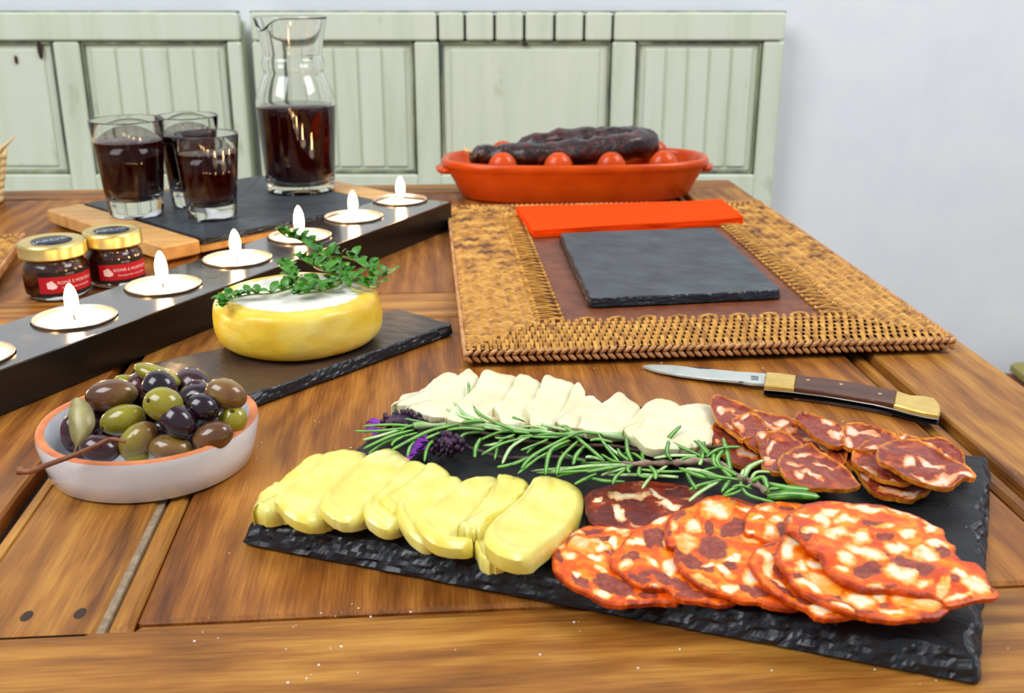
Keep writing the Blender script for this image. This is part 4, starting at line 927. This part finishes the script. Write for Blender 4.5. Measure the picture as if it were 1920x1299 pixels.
# big chorizo slices
CH = [
 ('chorizo_dark', [(1096, 948), (1097, 928), (1114, 916), (1150, 906), (1190, 900), (1230, 899), (1270, 903), (1300, 912), (1326, 930), (1330, 962), (1290, 990), (1220, 1000), (1150, 992), (1112, 983), (1100, 968)], .0030, 0, 'dark chorizo slice at the back left, partly under the rosemary',
  [(1178, 929, 35, 8, -3), (1162, 963, 9, 18, -15), (1256, 943, 24, 6, 8), (1232, 926, 16, 3, 25), (1120, 935, 9, 4)], [(1205, 968, 30, 15), (1138, 964, 18, 17), (1108, 972, 9, 13), (1270, 920, 25, 7), (1190, 945, 30, 6), (1120, 918, 14, 6, -20)]),
 ('chorizo', [(1035, 1050), (1036, 1032), (1046, 1020), (1060, 1008), (1070, 994), (1096, 984), (1120, 983), (1142, 985), (1182, 990), (1230, 985), (1270, 1010), (1290, 1050), (1295, 1090), (1276, 1124), (1250, 1128), (1226, 1126), (1200, 1130), (1170, 1134), (1144, 1131), (1120, 1123), (1100, 1112), (1080, 1102), (1056, 1083), (1038, 1068)], .0036, -.02, 'chorizo slice at the left front, next to the largest yellow cheese',
  [(1096, 1022, 28, 14), (1126, 1027, 16, 6, 12), (1158, 992, 25, 6), (1150, 1018, 7, 10), (1051, 1026, 10, 8), (1070, 1042, 13, 6), (1114, 1043, 16, 6), (1126, 1066, 14, 5, 20), (1130, 1112, 17, 8, 30), (1182, 1126, 12, 5), (1082, 997, 14, 5, -15), (1078, 1074, 10, 5, 30), (1168, 1000, 12, 5)], [(1155, 1098, 42, 17, 28), (1132, 1010, 16, 8), (1090, 1088, 22, 7, 28), (1110, 992, 20, 6), (1070, 1010, 12, 6, -40), (1050, 1046, 7, 9), (1215, 1116, 18, 7), (1150, 1036, 22, 8, 20)]),
 ('chorizo', [(1142, 1044), (1152, 1030), (1170, 1014), (1186, 996), (1204, 986), (1218, 978), (1230, 968), (1250, 960), (1270, 956), (1330, 960), (1380, 1000), (1400, 1060), (1390, 1116), (1350, 1130), (1310, 1127), (1280, 1125), (1260, 1115), (1246, 1105), (1226, 1104), (1202, 1100), (1182, 1088), (1160, 1071), (1146, 1058)], .0050, -.03, 'chorizo slice wedged between the left front slice and the large middle slice',
  [(1222, 1052, 18, 7, 30), (1176, 1060, 13, 10), (1257, 1062, 13, 15, -20), (1190, 1016, 20, 5, 10), (1236, 976, 22, 9, -25), (1226, 1106, 14, 4), (1256, 1116, 6, 4), (1250, 1010, 8, 14)], [(1228, 1012, 24, 16), (1226, 1076, 28, 7, 8), (1182, 1044, 17, 10), (1262, 1095, 34, 9, 12), (1200, 1085, 24, 8, 20), (1300, 1115, 40, 9)]),
 ('chorizo', [(1246, 1003), (1249, 982), (1262, 960), (1283, 950), (1311, 939), (1337, 928), (1348, 925), (1380, 932), (1430, 942), (1470, 955), (1500, 1000), (1520, 1060), (1520, 1106), (1498, 1136), (1450, 1135), (1423, 1126), (1395, 1125), (1374, 1118), (1343, 1109), (1311, 1094), (1283, 1075), (1272, 1061), (1263, 1045), (1264, 1027), (1250, 1021)], .0066, -.03, 'large chorizo slice in the middle with a white fat eye on its left',
  [(1343, 956, 33, 15, -8), (1288, 1018, 23, 17, 38), (1300, 986, 14, 13), (1263, 986, 9, 7), (1412, 1010, 20, 11), (1322, 1092, 27, 7, 28), (1369, 1102, 16, 8, 15), (1360, 1072, 20, 7, 40), (1408, 1084, 19, 13, 20), (1374, 1049, 14, 6), (1400, 958, 24, 5, 8), (1330, 1062, 10, 5), (1384, 1040, 10, 6)], [(1335, 1026, 28, 21), (1374, 990, 26, 14), (1302, 1057, 38, 9, 25), (1415, 1107, 38, 9, 14), (1370, 1062, 16, 8), (1268, 1040, 8, 16), (1268, 965, 14, 9, -40), (1330, 990, 8, 18), (1400, 940, 30, 6, 12), (1256, 998, 5, 14)]),
 ('chorizo', [(1395, 993), (1400, 965), (1412, 950), (1434, 943), (1470, 938), (1520, 948), (1535, 985), (1510, 1028), (1470, 1026), (1445, 1014), (1434, 1010), (1421, 1001), (1408, 998)], .0082, -.02, 'small curled chorizo piece at the back, beside the largest slice',
  [(1445, 993, 15, 14), (1434, 957, 18, 5), (1458, 972, 13, 6), (1404, 992, 6, 4), (1420, 972, 10, 3)], [(1470, 990, 10, 20), (1430, 945, 20, 4), (1470, 950, 16, 5)]),
 ('chorizo', [(1406, 1038), (1423, 1021), (1447, 1014), (1500, 1010), (1600, 1030), (1650, 1090), (1640, 1140), (1580, 1155), (1545, 1157), (1531, 1155), (1518, 1147), (1509, 1140), (1477, 1125), (1455, 1112), (1434, 1097), (1423, 1080), (1408, 1060)], .0084, -.03, 'chorizo slice mostly hidden under the two largest slices',
  [(1440, 1056, 8, 26, -28), (1542, 1144, 22, 6, 8), (1424, 1030, 8, 6), (1460, 1092, 12, 4, 35), (1530, 1150, 10, 4)], [(1458, 1060, 8, 26, -35), (1470, 1105, 30, 6, 32), (1440, 1018, 18, 4), (1510, 1130, 20, 6, 25)]),
 ('chorizo', [(1451, 1039), (1463, 1012), (1470, 999), (1481, 1001), (1495, 1009), (1560, 1000), (1680, 1010), (1770, 1060), (1778, 1115), (1781, 1140), (1761, 1155), (1738, 1158), (1692, 1160), (1646, 1158), (1612, 1153), (1577, 1143), (1543, 1129), (1509, 1115), (1486, 1099), (1474, 1077), (1461, 1060)], .0104, -.03, 'wide chorizo slice at the right front, under the topmost slice',
  [(1545, 1096, 34, 14, 24), (1518, 1104, 32, 6, 30), (1610, 1128, 32, 11, 12), (1715, 1130, 42, 12, 12), (1670, 1146, 28, 6, 8), (1477, 1030, 12, 24), (1527, 1056, 15, 9, 20), (1504, 1064, 10, 14, -30), (1648, 1114, 15, 8, 10), (1490, 1015, 8, 6), (1580, 1140, 20, 4, 20)], [(1590, 1140, 50, 5, 18), (1500, 1085, 12, 6, 40), (1760, 1128, 12, 18), (1570, 1120, 14, 5, 20), (1660, 1130, 9, 8)]),
 ('chorizo', [(1471, 970), (1486, 954), (1509, 943), (1550, 937), (1589, 939), (1646, 943), (1681, 950), (1724, 964), (1749, 980), (1770, 989), (1772, 1002), (1784, 1016), (1793, 1021), (1793, 1037), (1803, 1048), (1802, 1056), (1827, 1057), (1836, 1056), (1850, 1071), (1853, 1085), (1864, 1101), (1873, 1103), (1870, 1113), (1839, 1117), (1807, 1126), (1777, 1131), (1758, 1118), (1703, 1110), (1658, 1104), (1619, 1103), (1591, 1094), (1568, 1084), (1548, 1067), (1535, 1045), (1515, 1030), (1500, 1012), (1486, 998), (1474, 989)], .0122, -.03, 'largest chorizo slice, on top, its torn end reaching past the slate edge',
  [(1539, 973, 18, 10), (1568, 996, 25, 11, 8), (1616, 1006, 19, 13), (1589, 973, 26, 7), (1628, 957, 40, 6, 7), (1692, 959, 28, 5, 20), (1623, 1035, 40, 12, 17), (1587, 1048, 19, 12, 28), (1738, 1039, 26, 11, 8), (1682, 1026, 22, 12, 5), (1687, 1078, 36, 13, 14), (1577, 1067, 17, 5), (1768, 1099, 11, 20, 20), (1829, 1092, 26, 12, 22), (1660, 986, 22, 5, -5), (1745, 991, 15, 8), (1754, 1021, 22, 5), (1797, 1116, 28, 6, -20), (1559, 961, 14, 6), (1518, 998, 14, 6, 20), (1700, 1000, 16, 6), (1480, 968, 6, 14), (1740, 975, 14, 5, 25), (1800, 1075, 20, 6, 15), (1640, 1100, 20, 4), (1735, 1092, 16, 7, -20), (1505, 965, 12, 5)], [(1635, 982, 20, 7), (1712, 1063, 42, 14, 10), (1630, 1069, 27, 13, -5), (1509, 1003, 8, 17, -25), (1768, 1037, 13, 11), (1660, 1006, 14, 7), (1640, 948, 38, 4, 5), (1668, 1100, 12, 5), (1790, 1085, 10, 8), (1862, 1098, 6, 9), (1655, 1038, 18, 5, 15)])]
for k, (mt, ol, z, gx, lab, fat, meat) in enumerate(CH):
    prof = lambda u: -.0006*max(0, (u-.93)/.07)**2
    tag(pxslice('chorizo_slice', mt, ol, Zb+z, gx, 0, .0017, 6, 40, prof, .0012, fat, meat, seed=70+k*3, jag=1.6), lab, 'sausage slice', 'large chorizo slices on the slate')
LO = [
 ([(1330, 818), (1337, 803), (1349, 796), (1390, 800), (1425, 830), (1434, 860), (1428, 871), (1402, 877), (1371, 867), (1351, 852), (1334, 832)], .0030, 'small cured slice at the left of its group, behind the rosemary tip', [(1400, 852, 20, 8, 25), (1345, 828, 8, 5, 30)]),
 ([(1332, 755), (1339, 747), (1351, 746), (1376, 757), (1408, 771), (1424, 790), (1420, 815), (1393, 830), (1373, 816), (1356, 798), (1341, 782), (1334, 767)], .0075, 'small cured slice at the top left, touching the white cheese', [(1357, 765, 9, 6, 20), (1376, 770, 14, 4, 40), (1368, 796, 10, 3, 40)]),
 ([(1405, 774), (1419, 775), (1452, 779), (1491, 788), (1497, 805), (1480, 815), (1459, 813), (1441, 811), (1425, 796), (1412, 784)], .0060, 'small cured slice lying flat at the back, second from the left', [(1468, 796, 12, 7, 15), (1448, 798, 16, 3, 25)]),
 ([(1373, 786), (1385, 777), (1403, 775), (1425, 785), (1440, 805), (1440, 830), (1428, 846), (1402, 830), (1391, 818), (1380, 803)], .0082, 'small cured slice with a thick pale left edge', [(1384, 798, 5, 14, -30), (1398, 778, 12, 4, -15)]),
 ([(1460, 811), (1466, 805), (1483, 794), (1493, 796), (1530, 805), (1560, 825), (1580, 838), (1588, 850), (1580, 872), (1540, 870), (1503, 838), (1478, 825)], .0062, 'small cured slice in the middle, under the folded dark one', [(1484, 806, 14, 8, -5), (1535, 832, 26, 5, 22)]),
 ([(1418, 815), (1434, 813), (1457, 813), (1480, 820), (1505, 835), (1500, 862), (1475, 890), (1458, 893), (1429, 882), (1432, 862), (1428, 850), (1423, 835)], .0086, 'small cured slice with a pale lower corner, left of the peppery one', [(1440, 858, 11, 9), (1428, 818, 12, 5), (1448, 836, 4, 12, 30)]),
 ([(1489, 786), (1498, 777), (1518, 779), (1554, 788), (1578, 798), (1584, 815), (1580, 834), (1537, 827), (1515, 811), (1500, 796)], .0100, 'dark small cured slice with an orange fleck at the back', [(1552, 792, 14, 5, 5), (1568, 812, 12, 5, 15)]),
 ([(1575, 810), (1590, 794), (1611, 794), (1637, 803), (1678, 817), (1690, 842), (1650, 852), (1590, 846), (1579, 833)], .0078, 'small cured slice with a crumpled golden left edge', [(1600, 808, 14, 10, 20), (1630, 812, 22, 4, 12), (1588, 830, 10, 8)]),
 ([(1574, 851), (1585, 845), (1602, 846), (1610, 870), (1598, 882), (1580, 866)], .0040, 'tiny grey-edged cured piece between two groups', [(1586, 858, 6, 6)]),
 ([(1459, 871), (1469, 852), (1495, 838), (1517, 833), (1540, 845), (1565, 862), (1590, 880), (1611, 905), (1610, 917), (1595, 924), (1564, 924), (1534, 920), (1503, 911), (1473, 897), (1461, 884)], .0092, 'large peppery cured slice at the front, with a golden fold', [(1505, 848, 16, 6, -15), (1490, 868, 18, 4, 5), (1520, 888, 22, 4, 20), (1498, 890, 12, 5, 25), (1545, 872, 20, 4, 10)]),
 ([(1598, 874), (1611, 895), (1625, 912), (1650, 927), (1678, 935), (1708, 938), (1721, 931), (1740, 927), (1744, 916), (1735, 893), (1690, 873), (1640, 863), (1605, 863)], .0040, 'lowest small cured slice at the right front', [(1620, 897, 10, 5, 30), (1670, 918, 24, 4, 8), (1705, 922, 22, 4, -5), (1712, 932, 14, 4)]),
 ([(1682, 819), (1699, 817), (1726, 821), (1770, 831), (1802, 851), (1813, 868), (1820, 873), (1815, 885), (1780, 884), (1720, 864)], .0056, 'small cured slice at the back right, its rim frayed', [(1745, 838, 24, 5, 28), (1770, 852, 14, 4, 20), (1690, 821, 10, 3)]),
 ([(1597, 851), (1611, 838), (1632, 826), (1662, 824), (1700, 850), (1722, 888), (1700, 906), (1668, 905), (1640, 893), (1615, 878), (1600, 866)], .0078, 'middle slice of the right-hand stack of small cured slices', [(1622, 875, 20, 5, 28), (1632, 843, 13, 5, 5), (1670, 896, 14, 3, 15)]),
 ([(1643, 860), (1646, 844), (1664, 828), (1682, 823), (1708, 826), (1735, 835), (1761, 851), (1788, 863), (1811, 877), (1831, 895), (1823, 900), (1809, 900), (1784, 910), (1758, 916), (1735, 911), (1708, 901), (1673, 887), (1653, 873)], .0112, 'topmost small cured slice at the right, golden along its near rim', [(1703, 868, 9, 12, 10), (1745, 872, 26, 5, 22), (1765, 898, 34, 7, -10), (1810, 890, 14, 4), (1725, 893, 16, 4, 15)])]
for k, (ol, z, lab, fat) in enumerate(LO):
    mt_ = [(sum(p[0] for p in ol)/len(ol), sum(p[1] for p in ol)/len(ol), 34, 22, 18)]
    prof = lambda u: .0010*max(0, (u-.8)/.2)**2
    tag(pxslice('cured_slice', 'loin', ol, Zb+z, -.06, .02, .0020, 5, 26, prof, .0024, fat, mt_, seed=120+k*3, jag=2.0), lab, 'sausage slice', 'small cured sausage slices on the slate')

# ------------------------------------------------------------------ rosemary and lavender
ZA = lambda p: (660+p[0]/5.647, 680+p[1]/5.647)
ZBm = lambda p: (960+p[0]/4.8, 690+p[1]/4.8)
ZCm = lambda p: (1300+p[0]/5.903, 730+p[1]/5.903)
def needle(t, mp, a, b, c, z0, rnd, fat=1.0, pale=False):
    zb = Zb+z0; z2 = zb+(rnd.random()-.45)*.007; zm = (zb+z2)/2+.0012
    P = spline([at(*mp(a), zb), at(*mp(b), zm), at(*mp(c), max(Zb+.0015, z2))], 5); m = len(P); g = G(); mid = []; R = []
    rollv = .3*(rnd.random()-.5)
    for i, p in enumerate(P):
        u = i/(m-1); w_ = .00086*fat*(.45+.55*math.sin(math.pi*min(1, .2+u*.72))**.7)*(1-max(0, u-.9)/.1*.75)
        dd = (P[min(i+1, m-1)]-P[max(i-1, 0)]).normalized(); vw = (Vector((0, 0, H))-p).normalized(); nn = (vw*.4+ZX*.8+Vector((rollv, 0, 0))).normalized()
        sd = dd.cross(nn).normalized(); up = sd.cross(dd).normalized()
        if up.z < 0: up = -up
        R.append([p-sd*w_, p-sd*w_*.35+up*w_*.35, p+up*w_*.22, p+sd*w_*.35+up*w_*.35, p+sd*w_, p-up*w_*.5]); mid += [.2, .5, 1, .5, .2, .3]
    g.rings(R); g.A['mid'] = mid+[0.2, .2]
    g.build('needle', M['needle_pale' if pale else 'needle'], t)
def rosemary():
    rnd = random.Random(11)
    def sprig(label, stem, leaves, z, smat):
        P = spline([at(x, y, Zb+z+dz) for x, y, dz in stem], 6); m = len(P)
        t = thing('rosemary_sprig', (P[m//2].x, P[m//2].y, Zb), label, 'herb', 'rosemary sprigs on the slate')
        g = G(); g.tube(P, [.0013+.0004*math.sin(i) for i in range(m)], 8); g.build('stem', M[smat], t)
        for mp, L in leaves:
            for q in L:
                a, b, c = q[:3]; f = q[3] if len(q) > 3 else 1.0
                needle(t, mp, a, b, c, z+.0015*rnd.random(), rnd, f*(.9+.25*rnd.random()), rnd.random() < .28)
    sprig('rosemary sprig with pale stem lying at the left, in front of the white cheese', [(775, 798, .001), (830, 797, 0), (880, 796, 0), (935, 801, 0), (990, 808, 0), (1050, 815, 0), (1120, 814, 0), (1190, 821, 0)], [
        (ZA, [((680, 670), (400, 655), (110, 670)), ((560, 690), (250, 722), (20, 720)), ((560, 690), (300, 770), (115, 815)), ((650, 710), (400, 780), (120, 910)), ((690, 740), (380, 830), (170, 960)), ((560, 770), (450, 830), (420, 880)),
              ((1120, 650), (800, 730), (405, 930), 1.2), ((1000, 720), (880, 760), (780, 805)), ((1020, 730), (820, 860), (765, 1045)), ((1400, 710), (1200, 690), (1000, 712)), ((1350, 735), (1200, 750), (1115, 825)), ((660, 830), (610, 900), (590, 990)),
              ((830, 645), (700, 620), (560, 590)), ((1410, 630), (1200, 550), (1075, 415)), ((1400, 625), (1150, 560), (995, 487)), ((1480, 620), (1280, 470), (1230, 200)), ((1700, 710), (1590, 660), (1480, 615)), ((1880, 745), (1600, 725), (1330, 830)),
              ((1360, 800), (1310, 900), (1300, 1005), 1.2), ((1720, 760), (1570, 830), (1510, 1025)), ((1880, 790), (1600, 850), (1370, 975)), ((1830, 800), (1680, 900), (1590, 1070)), ((1860, 1000), (1700, 1070), (1535, 1105), 1.2), ((1150, 630), (1350, 610), (1420, 630)), ((1600, 720), (1480, 690), (1400, 680)), ((700, 650), (580, 680), (440, 760)), ((1700, 780), (1600, 800), (1510, 790)), ((1560, 850), (1480, 865), (1390, 875))]),
        (ZBm, [((560, 570), (330, 520), (130, 460)), ((110, 480), (50, 455), (0, 440)), ((320, 550), (180, 520), (60, 540)), ((540, 570), (470, 530), (415, 505)), ((800, 590), (620, 575), (500, 620), 1.2), ((520, 610), (200, 780), (80, 910)), ((520, 650), (350, 740), (300, 960)), ((600, 650), (450, 800), (400, 960)), ((480, 690), (250, 800), (50, 950)),
               ((650, 700), (580, 780), (550, 870)), ((310, 650), (180, 700), (80, 740)), ((320, 640), (200, 700), (130, 770)), ((150, 800), (50, 850), (0, 870)), ((180, 600), (60, 630), (0, 720)), ((570, 610), (700, 720), (820, 825)), ((770, 585), (860, 720), (960, 840)), ((600, 600), (400, 590), (220, 600)), ((900, 665), (780, 640), (700, 650)), ((400, 590), (200, 570), (20, 570)), ((440, 620), (260, 620), (60, 605))])], .0085, 'stem_green')
    sprig('rosemary sprig with woody stem in the middle of the board', [(1165, 872, 0), (1200, 869, 0), (1231, 868, 0), (1262, 867, 0), (1283, 867, 0), (1322, 863, 0), (1350, 868, 0)], [
        (ZBm, [((850, 690), (950, 770), (1040, 830)), ((660, 840), (540, 800), (440, 755)), ((1080, 850), (850, 850), (615, 855)), ((1060, 870), (700, 880), (345, 930), 1.3), ((1000, 880), (850, 900), (670, 935), 1.3), ((930, 890), (550, 895), (170, 925)), ((1020, 900), (900, 930), (800, 965)), ((760, 950), (650, 1000), (560, 1045)), ((1080, 880), (950, 960), (905, 1045)),
               ((700, 985), (850, 1015), (1020, 1020)), ((1080, 840), (1040, 740), (1030, 580)), ((1180, 830), (1200, 720), (1420, 690)), ((1400, 690), (1420, 620), (1520, 515)), ((1440, 830), (1395, 760), (1410, 650)), ((1720, 800), (1500, 700), (1350, 625)), ((1680, 790), (1450, 785), (1275, 810)), ((1690, 870), (1720, 760), (1725, 640)), ((1240, 880), (1290, 940), (1290, 1000)), ((1390, 880), (1250, 980), (1170, 1085)), ((1150, 890), (1145, 960), (1230, 980)),
               ((1080, 870), (1040, 900), (1060, 940)), ((1750, 800), (1830, 740), (1920, 710)), ((1830, 880), (1820, 800), (1820, 740)), ((1540, 930), (1350, 930), (1150, 910)), ((960, 900), (560, 930), (220, 940)), ((590, 935), (480, 950), (390, 980)), ((1060, 830), (980, 780), (950, 720)), ((830, 830), (720, 800), (660, 800)), ((1000, 850), (900, 830), (800, 770)), ((1180, 830), (1100, 770), (1000, 765)), ((1720, 830), (1600, 800), (1480, 840)), ((1500, 980), (1200, 960), (860, 960)), ((1800, 810), (1700, 700), (1640, 650))])], .0080, 'stem_brown')
    sprig('rosemary tip with two broad blades, between the chorizo and the small cured slices', [(1345, 868, 0), (1385, 893, 0), (1405, 901, 0), (1428, 914, 0), (1441, 926, 0)], [
        (ZBm, [((1920, 1000), (1700, 970), (1500, 895), 1.2), ((1910, 1000), (1720, 930), (1560, 905), 1.2), ((1660, 1090), (1600, 1000), (1555, 900), 1.2), ((1880, 1005), (1700, 1050), (1590, 1095), 1.2), ((1870, 1015), (1700, 1110), (1590, 1200))]),
        (ZCm, [((500, 995), (250, 960), (0, 890), 1.2), ((300, 1005), (150, 1060), (0, 1110)), ((410, 890), (370, 700), (330, 530), 1.3), ((420, 970), (260, 800), (330, 670), 1.2), ((270, 680), (380, 640), (520, 635)), ((480, 950), (300, 860), (90, 900)), ((560, 970), (620, 860), (785, 780), 1.3), ((640, 990), (720, 910), (1000, 930)), ((650, 1010), (770, 970), (820, 1090), 1.3),
               ((520, 1020), (600, 1160), (900, 1250)), ((820, 1040), (1050, 1090), (1285, 1110), 1.9), ((820, 1180), (1100, 1160), (1400, 1190), 2.4), ((520, 1060), (400, 1120), (320, 1180)), ((640, 1050), (500, 1130), (330, 1185)), ((400, 1010), (350, 1080), (310, 1140), 1.2), ((230, 680), (225, 800), (265, 860)), ((100, 760), (110, 650), (110, 550)), ((220, 760), (100, 620), (0, 520)), ((560, 1000), (540, 940), (560, 880)), ((780, 1150), (850, 1100), (950, 1100)), ((640, 1100), (520, 1060), (430, 1080))])], .0080, 'stem_brown')
rosemary()
def lavender():
    rnd = random.Random(5)
    def head(label, a, b, r, petals, stem, smat):
        A_, B_ = at(*a, Zb+.0065), at(*b, Zb+.0065); ax = (B_-A_).normalized(); L = (B_-A_).length
        t = thing('lavender_flower', ((A_.x+B_.x)/2, (A_.y+B_.y)/2, Zb), label, 'flower', 'lavender flowers on the slate')
        s1 = ax.cross(ZX).normalized(); s2 = s1.cross(ax)
        g = G(); g.ell((A_+B_)/2, (ax, s1, s2), (L*.5, r*.62, r*.62), 14, 9); g.build('flower_core', M['lav_dark'], t)
        for k in range(54):
            u = rnd.random(); a = rnd.random()*6.283; rr = r*.62*math.sqrt(max(.08, 1-(2*u-1)**2*.9)); o = s1*math.cos(a)+s2*math.sin(a); p = A_+ax*L*u+o*rr
            if p.z < Zb+.001: continue
            g = G(); d_ = (o+ax*-.5+Vector((rnd.random()-.5, rnd.random()-.5, rnd.random()-.5))*.5).normalized(); q1 = d_.cross(ax).normalized(); g.ell(p, (d_, q1, d_.cross(q1)), (.0021, .0013, .0009), 8, 5); g.build('bract', M['lav_dark'], t)
        for k, (x, y, dx, dy) in enumerate(petals):
            p = at(x, y, Zb+.0035); q = at(x+dx, y+dy, Zb+.0020); g = G(); oval_leaf(g, p, q-p, ZX, (q-p).length, .0019, .6); o = g.build('petal', M['lav_violet'], t); o.modifiers.new('thickness', 'SOLIDIFY').thickness = .0003
        P = spline([at(x, y, Zb+z) for x, y, z in stem], 6); g = G(); g.tube(P, .0008, 6); g.build('stem', M[smat], t)
    head('dark lavender flower head under the left rosemary sprig', (718, 792), (798, 790), .0062, [(718, 800, -32, 8), (712, 808, -26, 6), (716, 795, -30, 2), (722, 806, -22, 14)], [(798, 790, .006), (860, 800, .006), (921, 815, .005), (981, 826, .005), (1064, 834, .005), (1147, 836, .005), (1210, 845, .0055), (1272, 839, .006), (1356, 838, .006)], 'dry_stem')
    head('dark lavender flower head with violet petals lying in front of the rosemary', (808, 832), (872, 834), .0064, [(806, 828, -30, 10), (802, 836, -30, 16), (806, 844, -32, 8), (798, 832, -26, 22), (786, 850, -22, 8), (800, 822, -14, -4), (775, 850, -8, 14)], [(868, 836, .005), (908, 848, .003), (943, 858, .0018), (988, 858, .0016), (1045, 857, .0016), (1100, 862, .0016)], 'lav_stem')
    # scrap of orange sausage skin among the rosemary
    g = G(); P = [ZBm(p) for p in ((1535, 690), (1560, 650), (1620, 630), (1680, 690), (1690, 712), (1600, 715))]
    o = pxslice('sausage_scrap', 'chorizo', P, Zb+.0062, 0, 0, .0014, 3, 5, None, .0005, seed=3); tag(o, 'small scrap of orange sausage fat in front of the white cheese', 'scrap')
lavender()

# ------------------------------------------------------------------ folding knife
def knife():
    k = thing('folding_knife', at(1500, 735, 0), 'open folding knife with brown wood handle and brass bolsters', 'knife')
    zt = .0062
    def ext(nm, P, z1, z0, mat, par=k, bev=.0006, smooth=False, pz=None):
        T_ = [at(x, y, pz(x) if pz else zt) for x, y in P]; T_ = T_ if pz else [Vector((p.x, p.y, z1)) for p in T_]; c_ = sum(T_, Vector())/len(T_); g = G()
        ins = lambda p, e: p+(c_-p).normalized()*e
        lo = [p-ZX*(z1-z0) for p in T_] if pz else [Vector((p.x, p.y, z0)) for p in T_]; mid = [p-ZX*bev for p in T_]; top = [ins(p, bev) for p in T_]
        g.rings([lo, mid, top], True, True, True); g.F = [f[::-1] for f in g.F]; return g.build(nm, M[mat], par, smooth)
    bz_ = lambda x: .0016+.0024*(x-1205)/232
    up = [(1437, 697), (1465, 699), (1493, 703), (1540, 708), (1600, 716), (1645, 725), (1681, 732)]
    dn = [(1676, 758), (1640, 750), (1600, 743), (1545, 734), (1489, 727), (1460, 724), (1433, 722)]
    endc = [(1681, 732), (1705, 740), (1735, 742), (1752, 746), (1762, 757), (1764, 768), (1760, 777), (1735, 773), (1705, 766), (1676, 758)]
    ext('brass_bolster', up[:3]+dn[4:], zt, zt-.0021, 'brass')
    sc_ = ext('wooden_scale', up[2:]+dn[:5], zt, zt-.0021, 'rosewood')
    ext('brass_bolster', endc, zt, zt-.0021, 'brass')
    full = up[:6]+endc+dn[1:]
    ext('handle_liner', full, zt-.0022, zt-.0027, 'steel', k, .0002)
    back = [(x, y-5) for x, y in up[:6]]+[(x, y-4) for x, y in endc[:5]]+[(x-1, y-4) for x, y in endc[5:]]+[(x, y-5) for x, y in dn[1:]]
    ext('blade_slot', back, zt-.0028, .0017, 'holder_side', k, .0002); ext('handle_liner', full, .0016, .0010, 'liner', k, .0002); ext('wooden_scale', up[2:]+dn[:5], .0009, .0001, 'rosewood', k, .0002)
    for x, y in ((1515, 712), (1577, 720), (1650, 738)):
        c_ = at(x, y, zt); g = G(); g.lathe([(.0009, -.0004), (.0009, .0001), (.0005, .00025)], 14, c_); g.build('brass_pin', M['brass'], sc_)
    bl = [(1205, 685), (1222, 683), (1260, 684), (1320, 690), (1380, 696), (1437, 700), (1434, 719), (1410, 718), (1396, 716), (1392, 712), (1384, 714), (1330, 709), (1280, 703), (1240, 696), (1220, 691)]
    b = ext('blade', bl, .0040, .0027, 'steel', k, .0003, False, bz_)
    nk = [(1290, 687), (1332, 690), (1332, 691.5), (1310, 690.5)]
    ext('nail_nick', nk, .0041, .0039, 'liner', b, .00002, False, lambda x: bz_(x)+.0001)
    for i in range(3):
        ext('maker_stamp', [(1408, 704+i*3), (1422, 705.5+i*3), (1422, 706.8+i*3), (1408, 705.3+i*3)], .0041, .0039, 'liner', b, .00002, False, lambda x: bz_(x)+.0001)
knife()

# ------------------------------------------------------------------ crumbs
rnd = random.Random(21); g = G()
spots = [(1115, 690), (1128, 655), (660, 1132), (602, 1149), (640, 1148), (770, 1147), (672, 1140), (430, 1037), (555, 1172), (550, 1175), (620, 1215), (640, 1212), (380, 1185), (575, 1272), (1430, 690), (1370, 750), (1580, 790), (1905, 888), (1730, 1262), (1640, 1255), (1490, 710), (1770, 705), (1085, 1165), (480, 860), (1560, 742), (1725, 1282), (1890, 1215), (1240, 680), (490, 830), (630, 840)]
spots += [(rnd.uniform(360, 1800), rnd.uniform(1150, 1290)) for _ in range(26)]+[(rnd.uniform(500, 720), rnd.uniform(760, 840)) for _ in range(6)]
for x, y in spots:
    if 1000 < x < 1850 and y < 1130+(x-1000)*.17: 
        if y > 800: continue
    r = rnd.uniform(.00012, .00034); p = at(x, y, r*.6)
    g.ell(p, XYZ, (r*rnd.uniform(.8, 1.6), r, r*.7), 6, 4, lambda q: 1+.4*rnd.random())
tag(g.build('salt_crumbs', M['salt'], None, False), 'scattered white salt crumbs on the table top', 'crumbs', None, 'stuff')
